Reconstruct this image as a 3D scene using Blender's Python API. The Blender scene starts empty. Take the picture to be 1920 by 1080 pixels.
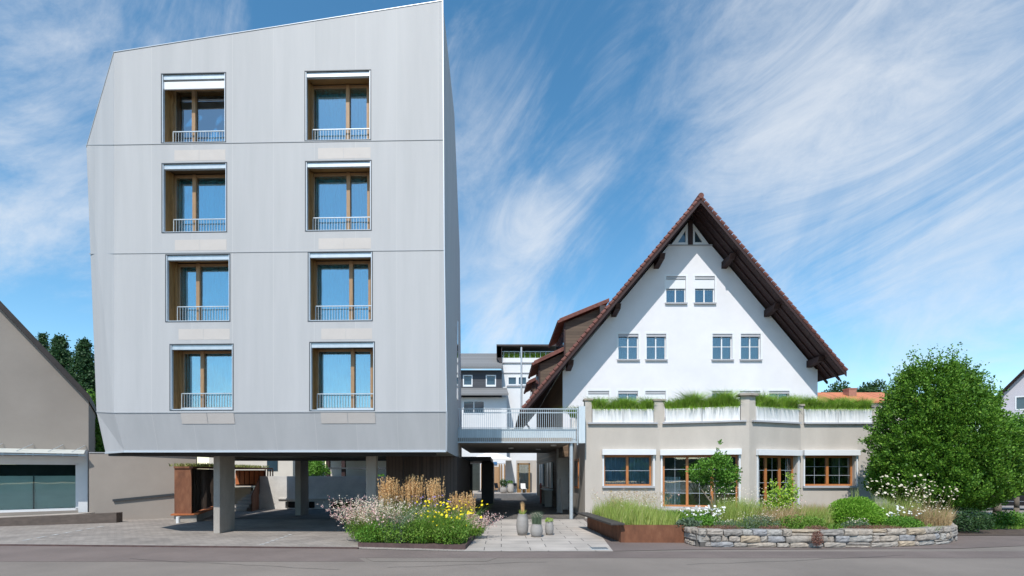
import bpy, bmesh, math, random
import numpy as np
from mathutils import Vector
from mathutils.geometry import tessellate_polygon
random.seed(7); RNG = np.random.default_rng(7)
SC = bpy.context.scene; COL = SC.collection
CX, CY, FP, EYE = 940.0, 885.0, 960.0, 2.1

def X(px, Y): return (px-CX)/FP*Y
def Z(py, Y): return EYE+(CY-py)/FP*Y

# ------------------------------------------------------------------ materials
def new_mat(name):
    m = bpy.data.materials.new(name); m.use_nodes = True
    nt = m.node_tree; b = nt.nodes['Principled BSDF']
    return m, nt, b
def N(nt, t, **kw):
    n = nt.nodes.new(t)
    for k, v in kw.items():
        if k in n.inputs.keys(): n.inputs[k].default_value = v
        else: setattr(n, k, v)
    return n
def c4(c): return (c[0], c[1], c[2], 1)
def mat(name, col, rough=0.8, var=0.12, scale=3.0, bump=0.0, bscale=40.0, metal=0.0, stretch=(1,1,1), spec=0.5, col2=None, detail=6, fine=0.0):
    """plain surface with two-tone noise"""
    m, nt, b = new_mat(name); L = nt.links
    tc = N(nt, 'ShaderNodeTexCoord'); mp = N(nt, 'ShaderNodeMapping'); mp.inputs['Scale'].default_value = stretch
    L.new(tc.outputs['Object'], mp.inputs['Vector'])
    nz = N(nt, 'ShaderNodeTexNoise', Scale=scale, Detail=detail); nz.inputs['Roughness'].default_value = 0.6
    L.new(mp.outputs[0], nz.inputs['Vector'])
    cr = N(nt, 'ShaderNodeValToRGB')
    cr.color_ramp.elements[0].position = 0.3; cr.color_ramp.elements[1].position = 0.7
    a = [max(0, c*(1-var)) for c in col]; d = col2 if col2 else [min(1, c*(1+var)) for c in col]
    cr.color_ramp.elements[0].color = c4(a); cr.color_ramp.elements[1].color = c4(d)
    L.new(nz.outputs['Fac'], cr.inputs['Fac'])
    out = cr.outputs['Color']
    if fine > 0:
        n3 = N(nt, 'ShaderNodeTexNoise', Scale=bscale, Detail=3)
        L.new(mp.outputs[0], n3.inputs['Vector'])
        mr = N(nt, 'ShaderNodeMapRange'); mr.inputs['From Min'].default_value = .3; mr.inputs['From Max'].default_value = .7
        mr.inputs['To Min'].default_value = 1-fine; mr.inputs['To Max'].default_value = 1+fine
        L.new(n3.outputs['Fac'], mr.inputs['Value'])
        mx = N(nt, 'ShaderNodeVectorMath', operation='SCALE')
        L.new(out, mx.inputs[0]); L.new(mr.outputs[0], mx.inputs['Scale']); out = mx.outputs[0]
    L.new(out, b.inputs['Base Color'])
    b.inputs['Roughness'].default_value = rough; b.inputs['Metallic'].default_value = metal
    b.inputs['Specular IOR Level'].default_value = spec
    if bump > 0:
        n2 = N(nt, 'ShaderNodeTexNoise', Scale=bscale, Detail=4); L.new(mp.outputs[0], n2.inputs['Vector'])
        bp = N(nt, 'ShaderNodeBump', Strength=bump, Distance=0.02)
        L.new(n2.outputs['Fac'], bp.inputs['Height']); L.new(bp.outputs[0], b.inputs['Normal'])
    return m
def boards(name, col, width=0.12, axis='X', var=0.25, rough=0.7, gap=0.35):
    """boarded / slatted surface: dark joints every `width` along axis plus grain"""
    m, nt, b = new_mat(name); L = nt.links
    tc = N(nt, 'ShaderNodeTexCoord'); sp = N(nt, 'ShaderNodeSeparateXYZ'); L.new(tc.outputs['Object'], sp.inputs[0])
    src = sp.outputs[axis]
    if axis == 'XY': pass
    dv = N(nt, 'ShaderNodeMath', operation='DIVIDE'); dv.inputs[1].default_value = width; L.new(src, dv.inputs[0])
    fr = N(nt, 'ShaderNodeMath', operation='FRACT'); L.new(dv.outputs[0], fr.inputs[0])
    fl = N(nt, 'ShaderNodeMath', operation='FLOOR'); L.new(dv.outputs[0], fl.inputs[0])
    wn = N(nt, 'ShaderNodeTexWhiteNoise', noise_dimensions='1D'); L.new(fl.outputs[0], wn.inputs['W'])
    nz = N(nt, 'ShaderNodeTexNoise', Scale=5, Detail=5)
    mp = N(nt, 'ShaderNodeMapping'); mp.inputs['Scale'].default_value = (8,8,1) if axis != 'Z' else (1,1,8)
    L.new(tc.outputs['Object'], mp.inputs[0]); L.new(mp.outputs[0], nz.inputs['Vector'])
    ad = N(nt, 'ShaderNodeMath', operation='ADD'); L.new(wn.outputs[0], ad.inputs[0]); L.new(nz.outputs['Fac'], ad.inputs[1])
    cr = N(nt, 'ShaderNodeValToRGB'); cr.color_ramp.elements[0].position = .4; cr.color_ramp.elements[1].position = 1.4 if False else 1.0
    cr.color_ramp.elements[0].color = c4([c*(1-var) for c in col]); cr.color_ramp.elements[1].color = c4([min(1,c*(1+var)) for c in col])
    L.new(ad.outputs[0], cr.inputs[0])
    gt = N(nt, 'ShaderNodeMath', operation='LESS_THAN'); gt.inputs[1].default_value = 0.1; L.new(fr.outputs[0], gt.inputs[0])
    mx = N(nt, 'ShaderNodeMix', data_type='RGBA'); mx.inputs[7].default_value = c4([c*gap for c in col])
    L.new(gt.outputs[0], mx.inputs[0]); L.new(cr.outputs[0], mx.inputs[6]); L.new(mx.outputs[2], b.inputs['Base Color'])
    b.inputs['Roughness'].default_value = rough
    return m
def leafmat(name, c1, c2, rough=0.55, transl=0.25, c3=None):
    """leaf colour varied per leaf, thin translucent"""
    m, nt, b = new_mat(name); L = nt.links
    ge = N(nt, 'ShaderNodeNewGeometry'); cr = N(nt, 'ShaderNodeValToRGB')
    cr.color_ramp.elements[0].color = c4(c1); cr.color_ramp.elements[1].color = c4(c2)
    if c3:
        e = cr.color_ramp.elements.new(0.9); e.color = c4(c2); cr.color_ramp.elements[2].color = c4(c3)
    L.new(ge.outputs['Random Per Island'], cr.inputs[0]); L.new(cr.outputs[0], b.inputs['Base Color'])
    b.inputs['Roughness'].default_value = rough; b.inputs['Specular IOR Level'].default_value = 0.35
    tr = N(nt, 'ShaderNodeBsdfTranslucent'); ms = N(nt, 'ShaderNodeMixShader'); ms.inputs[0].default_value = transl
    L.new(cr.outputs[0], tr.inputs[0]); L.new(b.outputs[0], ms.inputs[1]); L.new(tr.outputs[0], ms.inputs[2])
    L.new(ms.outputs[0], nt.nodes['Material Output'].inputs[0])
    return m
def glassmat(name, tint, gl=0.3, rough=0.01):
    """thin window glass: tinted see-through with a mirror part rising at grazing angles"""
    m, nt, b = new_mat(name); L = nt.links; nt.nodes.remove(b)
    t = N(nt, 'ShaderNodeBsdfTransparent'); t.inputs[0].default_value = c4(tint)
    g = N(nt, 'ShaderNodeBsdfGlossy'); g.inputs['Roughness'].default_value = rough; g.inputs[0].default_value = (.92,.97,1,1)
    tc = N(nt, 'ShaderNodeTexCoord'); nz = N(nt, 'ShaderNodeTexNoise', Scale=1.3, Detail=1); L.new(tc.outputs['Object'], nz.inputs['Vector'])
    bp = N(nt, 'ShaderNodeBump', Strength=(0.1 if gl > .2 else .02), Distance=0.05); L.new(nz.outputs[0], bp.inputs['Height']); L.new(bp.outputs[0], g.inputs['Normal'])
    lw = N(nt, 'ShaderNodeFresnel'); lw.inputs['IOR'].default_value = 1.5
    mr = N(nt, 'ShaderNodeMapRange'); mr.inputs['To Min'].default_value = gl; mr.inputs['To Max'].default_value = 1
    L.new(lw.outputs[0], mr.inputs[0]); ms = N(nt, 'ShaderNodeMixShader')
    L.new(mr.outputs[0], ms.inputs[0]); L.new(t.outputs[0], ms.inputs[1]); L.new(g.outputs[0], ms.inputs[2])
    L.new(ms.outputs[0], nt.nodes['Material Output'].inputs[0])
    return m

def facade_metal():
    m, nt, b = new_mat('expanded_metal'); L = nt.links
    tc = N(nt, 'ShaderNodeTexCoord')
    mp = N(nt, 'ShaderNodeMapping'); mp.inputs['Scale'].default_value = (1.1, 1.1, 0.09); L.new(tc.outputs['Object'], mp.inputs[0])
    nz = N(nt, 'ShaderNodeTexNoise', Scale=1.6, Detail=8); nz.inputs['Roughness'].default_value=.62; L.new(mp.outputs[0], nz.inputs['Vector'])
    sp = N(nt, 'ShaderNodeSeparateXYZ'); L.new(tc.outputs['Object'], sp.inputs[0])
    dv = N(nt, 'ShaderNodeMath', operation='DIVIDE'); dv.inputs[1].default_value = 1.27; L.new(sp.outputs[0], dv.inputs[0])
    fl = N(nt, 'ShaderNodeMath', operation='FLOOR'); L.new(dv.outputs[0], fl.inputs[0])
    fr = N(nt, 'ShaderNodeMath', operation='FRACT'); L.new(dv.outputs[0], fr.inputs[0])
    wn = N(nt, 'ShaderNodeTexWhiteNoise', noise_dimensions='1D'); L.new(fl.outputs[0], wn.inputs['W'])
    a = N(nt, 'ShaderNodeMath', operation='MULTIPLY_ADD'); a.inputs[1].default_value = 0.16; a.inputs[2].default_value = 0.0
    L.new(wn.outputs[0], a.inputs[0])
    s = N(nt, 'ShaderNodeMath', operation='ADD'); L.new(nz.outputs['Fac'], s.inputs[0]); L.new(a.outputs[0], s.inputs[1])
    cr = N(nt, 'ShaderNodeValToRGB')
    cr.color_ramp.elements[0].position = .33; cr.color_ramp.elements[1].position = .78
    cr.color_ramp.elements[0].color = (.40,.398,.40,1); cr.color_ramp.elements[1].color = (.465,.46,.46,1)
    L.new(s.outputs[0], cr.inputs[0])
    # diamond mesh of the expanded metal: fine bump
    wv = N(nt, 'ShaderNodeTexVoronoi', Scale=26); mp2 = N(nt, 'ShaderNodeMapping'); mp2.inputs['Scale'].default_value = (1,1,2.2)
    L.new(tc.outputs['Object'], mp2.inputs[0]); L.new(mp2.outputs[0], wv.inputs['Vector'])
    bp = N(nt, 'ShaderNodeBump', Strength=0.1, Distance=0.008); L.new(wv.outputs['Distance'], bp.inputs['Height'])
    L.new(bp.outputs[0], b.inputs['Normal'])
    lt = N(nt, 'ShaderNodeMath', operation='LESS_THAN'); lt.inputs[1].default_value = 0.010; L.new(fr.outputs[0], lt.inputs[0])
    mx = N(nt, 'ShaderNodeMix', data_type='RGBA'); mx.inputs[7].default_value = (.50,.49,.48,1)
    L.new(lt.outputs[0], mx.inputs[0]); L.new(cr.outputs[0], mx.inputs[6])
    L.new(mx.outputs[2], b.inputs['Base Color'])
    b.inputs['Metallic'].default_value = 0.0; b.inputs['Roughness'].default_value = 0.62; b.inputs['Specular IOR Level'].default_value = .35
    return m

def paver_mat(name, col, bw, bh, mortar, var=.12, rough=.85, off=.5, ms=.006):
    m, nt, b = new_mat(name); L = nt.links
    tc = N(nt, 'ShaderNodeTexCoord'); br = N(nt, 'ShaderNodeTexBrick'); L.new(tc.outputs['Object'], br.inputs['Vector'])
    br.inputs['Scale'].default_value = 1; br.inputs['Brick Width'].default_value = bw; br.inputs['Row Height'].default_value = bh
    br.inputs['Mortar Size'].default_value = ms; br.offset = off
    br.inputs['Color1'].default_value = c4([c*(1-var) for c in col]); br.inputs['Color2'].default_value = c4([c*(1+var) for c in col])
    br.inputs['Mortar'].default_value = c4(mortar)
    nz = N(nt, 'ShaderNodeTexNoise', Scale=.8, Detail=8); L.new(tc.outputs['Object'], nz.inputs['Vector'])
    mr = N(nt, 'ShaderNodeMapRange'); mr.inputs['From Min'].default_value=.3; mr.inputs['From Max'].default_value=.7; mr.inputs['To Min'].default_value = .78; mr.inputs['To Max'].default_value = 1.18
    L.new(nz.outputs[0], mr.inputs[0])
    sc = N(nt, 'ShaderNodeVectorMath', operation='SCALE'); L.new(br.outputs[0], sc.inputs[0]); L.new(mr.outputs[0], sc.inputs['Scale'])
    L.new(sc.outputs[0], b.inputs['Base Color']); b.inputs['Roughness'].default_value = rough
    bp = N(nt, 'ShaderNodeBump', Strength=0.4, Distance=0.01); L.new(br.outputs['Fac'], bp.inputs['Height']); bp.invert = True
    L.new(bp.outputs[0], b.inputs['Normal'])
    return m
def rust(name, a, b_, c):
    m, nt, b = new_mat(name); L = nt.links
    tc = N(nt, 'ShaderNodeTexCoord'); mp = N(nt, 'ShaderNodeMapping'); mp.inputs['Scale'].default_value = (1.6,1.6,.7); L.new(tc.outputs['Object'], mp.inputs[0])
    nz = N(nt, 'ShaderNodeTexNoise', Scale=2.2, Detail=9); nz.inputs['Roughness'].default_value = .65; L.new(mp.outputs[0], nz.inputs['Vector'])
    cr = N(nt, 'ShaderNodeValToRGB'); e = cr.color_ramp.elements
    e[0].position=.3; e[0].color = c4(a); e[1].position=.72; e[1].color = c4(c); k = e.new(.5); k.color = c4(b_)
    L.new(nz.outputs[0], cr.inputs[0]); L.new(cr.outputs[0], b.inputs['Base Color']); b.inputs['Roughness'].default_value=.8
    return m

M = {}
M['metal_skin'] = facade_metal()
M['mesh_light'] = mat('light_sheet', (.51,.465,.43), .6, .04, 2)
M['dark_line'] = mat('dark_anodised', (.06,.07,.08), .5, .1)
M['trim'] = mat('pale_trim', (.52,.56,.6), .4, .04, metal=.2)
M['white_metal'] = mat('white_coated_metal', (.74,.75,.76), .4, .03)
M['galv'] = mat('galvanised_steel', (.52,.57,.6), .42, .08, 6, metal=.4)
M['bridge_blue'] = mat('pale_sheet_metal', (.62,.68,.71), .4, .08, 2, stretch=(4,4,.5), metal=.2)
M['wood_gold'] = boards('larch_reveal', (.24,.135,.045), .11, 'Z', .25)
M['wood_goldv'] = mat('larch_upright', (.24,.13,.042), .6, .3, 3, stretch=(9,9,.8))
M['wood_frame'] = mat('larch_frame', (.33,.20,.10), .5, .18, 4, stretch=(8,8,1))
M['glass_teal'] = glassmat('teal_glass', (.42,.80,.86), .30)
M['glass_clear'] = glassmat('clear_glass', (.8,.85,.85), .12)
M['glass_shop'] = glassmat('shop_glass', (.85,.92,.9), .03)
M['curtain'] = mat('curtain_cloth', (.74,.80,.80), .9, .1, 3, stretch=(6,6,.3))
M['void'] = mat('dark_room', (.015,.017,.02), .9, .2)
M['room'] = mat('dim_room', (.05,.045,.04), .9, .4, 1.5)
M['far_glass'] = mat('far_window_glass', (.03,.055,.075), .04, .3, .8, spec=1.0)
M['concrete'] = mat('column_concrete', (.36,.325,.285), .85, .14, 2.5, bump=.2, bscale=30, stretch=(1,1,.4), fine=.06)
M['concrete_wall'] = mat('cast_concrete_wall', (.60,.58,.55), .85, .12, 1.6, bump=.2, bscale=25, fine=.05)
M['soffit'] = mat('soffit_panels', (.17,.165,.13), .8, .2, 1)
M['darkwood'] = boards('dark_cladding', (.085,.06,.048), .14, 'X', .3)
M['darkpanel'] = mat('dark_panel', (.035,.038,.042), .5, .2, 2)
M['stucco_white'] = mat('white_render', (.73,.72,.74), .9, .05, .7, bump=.12, bscale=90, fine=.015)
M['stucco_beige'] = mat('beige_render', (.50,.45,.395), .9, .09, 1.1, bump=.25, bscale=60, fine=.05, stretch=(1,1,.35))
M['stucco_grey'] = mat('grey_brown_render', (.31,.27,.235), .9, .09, .45, bump=.2, bscale=70, fine=.03)
M['stucco_far'] = mat('far_white_render', (.7,.7,.7), .9, .04, 1)
M['stucco_lilac'] = mat('pale_lilac_render', (.5,.48,.52), .9, .05, 1)
M['cream'] = mat('cream_render', (.6,.54,.47), .9, .05, 1)
M['slate'] = boards('grey_slates', (.17,.17,.17), .35, 'Z', .15, gap=.7)
M['slatewall'] = boards('slate_wall', (.055,.058,.068), .2, 'Z', .12, gap=.7)
M['tiles'] = boards('clay_tiles', (.19,.075,.05), .3, 'Y', .3, gap=.5)
M['tile_edge'] = mat('verge_tile', (.15,.055,.042), .8, .35, 6)
M['tile_orange'] = boards('orange_tiles', (.5,.17,.08), .3, 'X', .2, gap=.7)
M['brownwood'] = mat('brown_stained_timber', (.03,.010,.009), .65, .3, 3, stretch=(4,1,4))
M['brownboards'] = boards('brown_boards', (.16,.105,.065), .16, 'Z', .2, gap=.55)
M['brownclad'] = boards('dormer_boards', (.10,.07,.048), .16, 'Z', .25, gap=.5)
M['darkroof'] = mat('dark_dormer_edge', (.04,.03,.03), .6, .3)
M['wood_orange'] = mat('oiled_spruce', (.44,.17,.055), .45, .22, 4, stretch=(7,7,1))
M['planter_white'] = mat('weathered_white_planter', (.80,.79,.78), .7, .0, 1.5, stretch=(5,5,.35), col2=(.5,.5,.48), detail=8)
M['planter_white'].node_tree.nodes['Color Ramp'].color_ramp.elements[0].position = .45
M['planter_white'].node_tree.nodes['Color Ramp'].color_ramp.elements[1].position = .85
M['cap'] = mat('stone_cap', (.36,.31,.26), .85, .2, 3)
M['sill'] = mat('grey_sill', (.42,.42,.44), .6, .05)
M['asphalt'] = mat('asphalt', (.21,.178,.152), .88, .16, .35, bump=.35, bscale=160, fine=.16, detail=9)
M['asphalt_dark'] = mat('asphalt_strip', (.165,.13,.115), .88, .18, .5, bump=.35, bscale=160, fine=.16, detail=9)
M['ground'] = mat('far_ground', (.14,.14,.10), .95, .2, .2)
M['pavers'] = paver_mat('parking_pavers', (.29,.255,.225), .24, .16, (.15,.14,.13))
M['slabs'] = paver_mat('path_slabs', (.43,.385,.34), 1.25, .62, (.12,.11,.10), var=.07, off=.37, ms=.012)
M['shade_toned_pavers'] = paver_mat('passage_pavers_shade_tone', (.12,.11,.10), .5, .5, (.03,.03,.03), var=.2)  # passage shade put into the paver colour, darkened as far as the courtyard
M['court'] = paver_mat('courtyard_slabs', (.42,.38,.34), .6, .6, (.2,.19,.17))
M['kerb'] = mat('corten_kerb', (.09,.055,.05), .85, .3, 4)
M['mark'] = mat('road_paint', (.62,.62,.6), .7, .0, 8, col2=(.25,.24,.23))
M['rust'] = rust('weathered_steel', (.11,.042,.02), (.18,.068,.032), (.25,.11,.055))
M['rust_or'] = rust('orange_weathered_steel', (.36,.10,.03), (.48,.15,.05), (.55,.20,.07))
M['bench'] = mat('dark_bench_timber', (.05,.042,.037), .6, .3, 3, stretch=(6,1,1))
M['soil'] = mat('garden_soil', (.085,.06,.045), .95, .3, 4, bump=.6, bscale=20, fine=.2)
M['mortar'] = mat('wall_core', (.10,.09,.08), .95, .3, 6)
M['steps'] = mat('step_stone', (.42,.40,.37), .85, .1, 3, fine=.05, bscale=30)
M['pot'] = mat('grey_glazed_pot', (.31,.29,.27), .7, .12, 3, bump=.15, bscale=30, stretch=(1,1,3))
M['bark'] = mat('bark', (.16,.13,.10), .9, .25, 5, bump=.8, bscale=18, stretch=(1,1,.3))
M['carpaint'] = mat('black_car_paint', (.012,.012,.014), .15, .1, spec=.7)
M['rubber'] = mat('tyre_rubber', (.02,.02,.02), .8, .1)
M['alloy'] = mat('alloy_rim', (.5,.5,.52), .3, .05, metal=.8)
M['umbrella'] = mat('parasol_cloth', (.8,.78,.75), .85, .02)
M['tan_door'] = mat('tan_door', (.42,.26,.14), .6, .06, 2, stretch=(6,6,1))
M['blue_sign'] = mat('blue_band', (.05,.17,.36), .5, .05)
M['red'] = mat('red_paint', (.5,.09,.06), .5, .05)
M['stone'] = None
def stone_mat():
    m, nt, b = new_mat('dry_stone'); L = nt.links
    ge = N(nt, 'ShaderNodeNewGeometry'); cr = N(nt, 'ShaderNodeValToRGB'); e = cr.color_ramp.elements
    cr.color_ramp.interpolation = 'CONSTANT'
    e[0].color = (.31,.275,.235,1); e[1].color = (.33,.31,.28,1); e[1].position = .85
    for p, c in ((.2,(.25,.225,.20)),(.38,(.35,.30,.245)),(.5,(.27,.265,.265)),(.63,(.37,.295,.21)),(.7,(.33,.285,.24))):
        k = e.new(p); k.color = c4(c)
    L.new(ge.outputs['Random Per Island'], cr.inputs[0])
    tc = N(nt, 'ShaderNodeTexCoord'); nz = N(nt, 'ShaderNodeTexNoise', Scale=9, Detail=8); nz.inputs['Roughness'].default_value=.7; L.new(tc.outputs['Object'], nz.inputs['Vector'])
    mr = N(nt, 'ShaderNodeMapRange'); mr.inputs['From Min'].default_value=.3; mr.inputs['From Max'].default_value=.7; mr.inputs['To Min'].default_value = .6; mr.inputs['To Max'].default_value = 1.4
    L.new(nz.outputs[0], mr.inputs[0]); sc = N(nt, 'ShaderNodeVectorMath', operation='SCALE'); L.new(cr.outputs[0], sc.inputs[0]); L.new(mr.outputs[0], sc.inputs['Scale'])
    L.new(sc.outputs[0], b.inputs['Base Color']); b.inputs['Roughness'].default_value = .9
    bp = N(nt, 'ShaderNodeBump', Strength=.5, Distance=.02); L.new(nz.outputs[0], bp.inputs['Height']); L.new(bp.outputs[0], b.inputs['Normal'])
    return m
M['stone'] = stone_mat()
# foliage
M['hornbeam'] = leafmat('hornbeam_leaf', (.04,.12,.01), (.16,.33,.03), c3=(.32,.48,.08))
M['bright_leaf'] = leafmat('bright_leaf', (.08,.21,.02), (.17,.35,.045))
M['lime_leaf'] = leafmat('lime_leaf', (.24,.42,.03), (.45,.60,.09))
M['ball_leaf'] = leafmat('bush_leaf', (.13,.32,.02), (.30,.50,.06))
M['dark_leaf'] = leafmat('dark_leaf', (.03,.075,.025), (.07,.14,.045))
M['conifer'] = leafmat('conifer_needle', (.025,.07,.025), (.06,.13,.04))
M['herb'] = leafmat('herb_leaf', (.09,.21,.02), (.22,.36,.05), c3=(.38,.42,.13))
M['silver_herb'] = leafmat('silver_herb_leaf', (.09,.14,.08), (.2,.26,.17))
M['grass_green'] = leafmat('terrace_grass', (.16,.32,.02), (.32,.48,.07), c3=(.52,.50,.2))
M['grass_meadow'] = leafmat('meadow_grass', (.24,.36,.06), (.46,.52,.15), c3=(.6,.54,.26))
M['grass_dry'] = leafmat('dry_grass', (.38,.27,.13), (.55,.40,.22))
M['reed'] = leafmat('reed_plume', (.66,.40,.16), (.86,.60,.32))
M['pink'] = leafmat('pink_petal', (.70,.36,.36), (.84,.72,.62), c3=(.5,.14,.18))
M['cream_petal'] = leafmat('cream_petal', (.78,.66,.48), (.86,.79,.64))
M['white_petal'] = leafmat('white_petal', (.78,.77,.72), (.85,.85,.82), transl=.15)
M['yellow'] = leafmat('yellow_petal', (.85,.60,.0), (.9,.74,.02), transl=.15)
M['purple'] = leafmat('purple_petal', (.28,.2,.42), (.5,.36,.55))
M['sedum_red'] = leafmat('red_sedum', (.20,.08,.06), (.32,.17,.12))
M['sedum_green'] = leafmat('sedum', (.18,.24,.05), (.42,.42,.16))
M['stem'] = mat('stem', (.14,.18,.05), .8, .2)

# ------------------------------------------------------------------ mesh tools
ORG = {}
def thing(name, label, cat, loc, group=None):
    o = bpy.data.objects.new(name, None); COL.objects.link(o); o.location = loc
    o.empty_display_size = .3
    o['label'] = label; o['category'] = cat; o['kind'] = 'thing'
    if group: o['group'] = group
    ORG[o.name] = Vector(loc); return o
def tag(o, label, cat, group=None):
    o['label'] = label; o['category'] = cat; o['kind'] = 'thing'
    if group: o['group'] = group
    return o
def link_mesh(name, me, m, parent=None, origin=None, smooth=False):
    o = bpy.data.objects.new(name, me); COL.objects.link(o)
    if m: me.materials.append(m)
    if parent is not None:
        o.parent = parent; ORG[o.name] = ORG[parent.name]
    else:
        ORG[o.name] = Vector(origin or (0,0,0)); o.location = ORG[o.name]
    if smooth: me.polygons.foreach_set('use_smooth', [True]*len(me.polygons))
    return o
class MB:
    def __init__(s): s.v = []; s.f = []; s.parts = []
    def split(s, name, m, parent, bevel=0):     # one object per piece
        out = []
        for vs, fs in s.parts:
            q = MB(); q.add(vs, fs); out.append(q.build(name, m, parent, bevel=bevel))
        return out
    def add(s, vs, fs):
        s.parts.append((list(vs), list(fs)))
        k = len(s.v); s.v += [tuple(v) for v in vs]; s.f += [tuple(i+k for i in f) for f in fs]; return s
    def box(s, x0, x1, y0, y1, z0, z1):
        return s.hexa([(x0,y0,z0),(x1,y0,z0),(x1,y1,z0),(x0,y1,z0),(x0,y0,z1),(x1,y0,z1),(x1,y1,z1),(x0,y1,z1)])
    def hexa(s, p): return s.add(p, [(0,3,2,1),(4,5,6,7),(0,1,5,4),(1,2,6,5),(2,3,7,6),(3,0,4,7)])
    def quad(s, a, b, c, d): return s.add([a,b,c,d], [(0,1,2,3)])
    def fbox(s, F, s0, s1, z0, z1, d0, d1):
        return s.hexa([F.pt(s0,z0,d1),F.pt(s1,z0,d1),F.pt(s1,z0,d0),F.pt(s0,z0,d0),F.pt(s0,z1,d1),F.pt(s1,z1,d1),F.pt(s1,z1,d0),F.pt(s0,z1,d0)])
    def cyl(s, p0, p1, r0, r1=None, n=10, cap=True):
        r1 = r0 if r1 is None else r1; p0 = Vector(p0); p1 = Vector(p1); d = (p1-p0).normalized()
        a = d.orthogonal().normalized(); b = d.cross(a)
        vs = []
        for p, r in ((p0,r0),(p1,r1)):
            for i in range(n):
                t = 2*math.pi*i/n; vs.append(p+a*math.cos(t)*r+b*math.sin(t)*r)
        fs = [(i,(i+1)%n,n+(i+1)%n,n+i) for i in range(n)]
        if cap: fs += [tuple(range(n-1,-1,-1)), tuple(range(n,2*n))]
        return s.add(vs, fs)
    def tube(s, pts, r, n=8):
        for a, b in zip(pts[:-1], pts[1:]): s.cyl(a, b, r, r, n)
        return s
    def bar(s, p0, p1, w, h):
        p0 = Vector(p0); p1 = Vector(p1); d = (p1-p0).normalized(); up = Vector((0,0,1))
        if abs(d.z) > .99: up = Vector((0,1,0))
        a = d.cross(up).normalized()*w/2; b = a.cross(d).normalized()*h/2
        return s.hexa([p0-a-b,p0+a-b,p1+a-b,p1-a-b,p0-a+b,p0+a+b,p1+a+b,p1-a+b])
    def prism(s, poly, y0, y1):     # poly (x,z) extruded in y
        n = len(poly); vs = [(x,y0,z) for x,z in poly]+[(x,y1,z) for x,z in poly]
        return s.add(vs, [tuple(range(n)), tuple(range(2*n-1,n-1,-1))]+[(i,n+i,n+(i+1)%n,(i+1)%n) for i in range(n)])
    def slab(s, poly, z0, z1):      # poly (x,y) extruded in z
        n = len(poly); vs = [(x,y,z0) for x,y in poly]+[(x,y,z1) for x,y in poly]
        return s.add(vs, [tuple(range(n-1,-1,-1)), tuple(range(n,2*n))]+[(i,(i+1)%n,n+(i+1)%n,n+i) for i in range(n)])
    def lathe(s, c, prof, n=20):
        vs = []; 
        for r, z in prof:
            for i in range(n):
                t = 2*math.pi*i/n; vs.append((c[0]+r*math.cos(t), c[1]+r*math.sin(t), c[2]+z))
        fs = []
        for k in range(len(prof)-1):
            for i in range(n): fs.append((k*n+i, k*n+(i+1)%n, (k+1)*n+(i+1)%n, (k+1)*n+i))
        fs.append(tuple(range(n-1,-1,-1)))
        return s.add(vs, fs)
    def wall(s, F, outer, holes, t, d=0.0):
        """wall front with real openings and reveals of depth t"""
        loops = [[Vector((a,b,0)) for a,b in outer]]
        for (a0,a1,b0,b1) in holes: loops.append([Vector((a0,b0,0)),Vector((a0,b1,0)),Vector((a1,b1,0)),Vector((a1,b0,0))])
        flat = [p for l in loops for p in l]; tri = tessellate_polygon(loops)
        s.add([F.pt(p.x,p.y,d) for p in flat], [tuple(x) for x in tri])
        for (a0,a1,b0,b1) in holes:
            c = [(a0,b0),(a1,b0),(a1,b1),(a0,b1)]
            for i in range(4):
                p, q = c[i], c[(i+1)%4]
                s.quad(F.pt(p[0],p[1],d),F.pt(q[0],q[1],d),F.pt(q[0],q[1],d-t),F.pt(p[0],p[1],d-t))
        n = len(outer)
        for i in range(n):
            p, q = outer[i], outer[(i+1)%n]
            s.quad(F.pt(p[0],p[1],d),F.pt(p[0],p[1],d-t),F.pt(q[0],q[1],d-t),F.pt(q[0],q[1],d))
        return s
    def build(s, name, m, parent=None, origin=None, bevel=0, smooth=False):
        O = ORG[parent.name] if parent is not None else Vector(origin or (0,0,0))
        me = bpy.data.meshes.new(name)
        me.from_pydata([(v[0]-O.x, v[1]-O.y, v[2]-O.z) for v in s.v], [], s.f); me.update()
        bm = bmesh.new(); bm.from_mesh(me)
        bmesh.ops.recalc_face_normals(bm, faces=bm.faces)
        bm.to_mesh(me); bm.free()
        o = link_mesh(name, me, m, parent, O, smooth)
        if bevel:
            md = o.modifiers.new('bevel', 'BEVEL'); md.width = bevel; md.segments = 2; md.limit_method = 'ANGLE'
        return o
class Frame:
    """vertical wall plane from plan point a to plan point b; d>0 towards the street"""
    def __init__(s, a, b):
        s.a = Vector(a); s.u = (Vector(b)-s.a); s.len = s.u.length; s.u.normalize(); s.n = Vector((s.u.y, -s.u.x))
    def pt(s, t, z, d=0): p = s.a+s.u*t+s.n*d; return Vector((p.x, p.y, z))
    def s(s, px, d=0):
        k = (px-CX)/FP; p = s.a+s.n*d; return (k*p.y-p.x)/(s.u.x-k*s.u.y)
    def z(s, py, t=0, d=0): return Z(py, (s.a+s.u*t+s.n*d).y)
def fs(F, px, d=0): return Frame.s(F, px, d)

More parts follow.
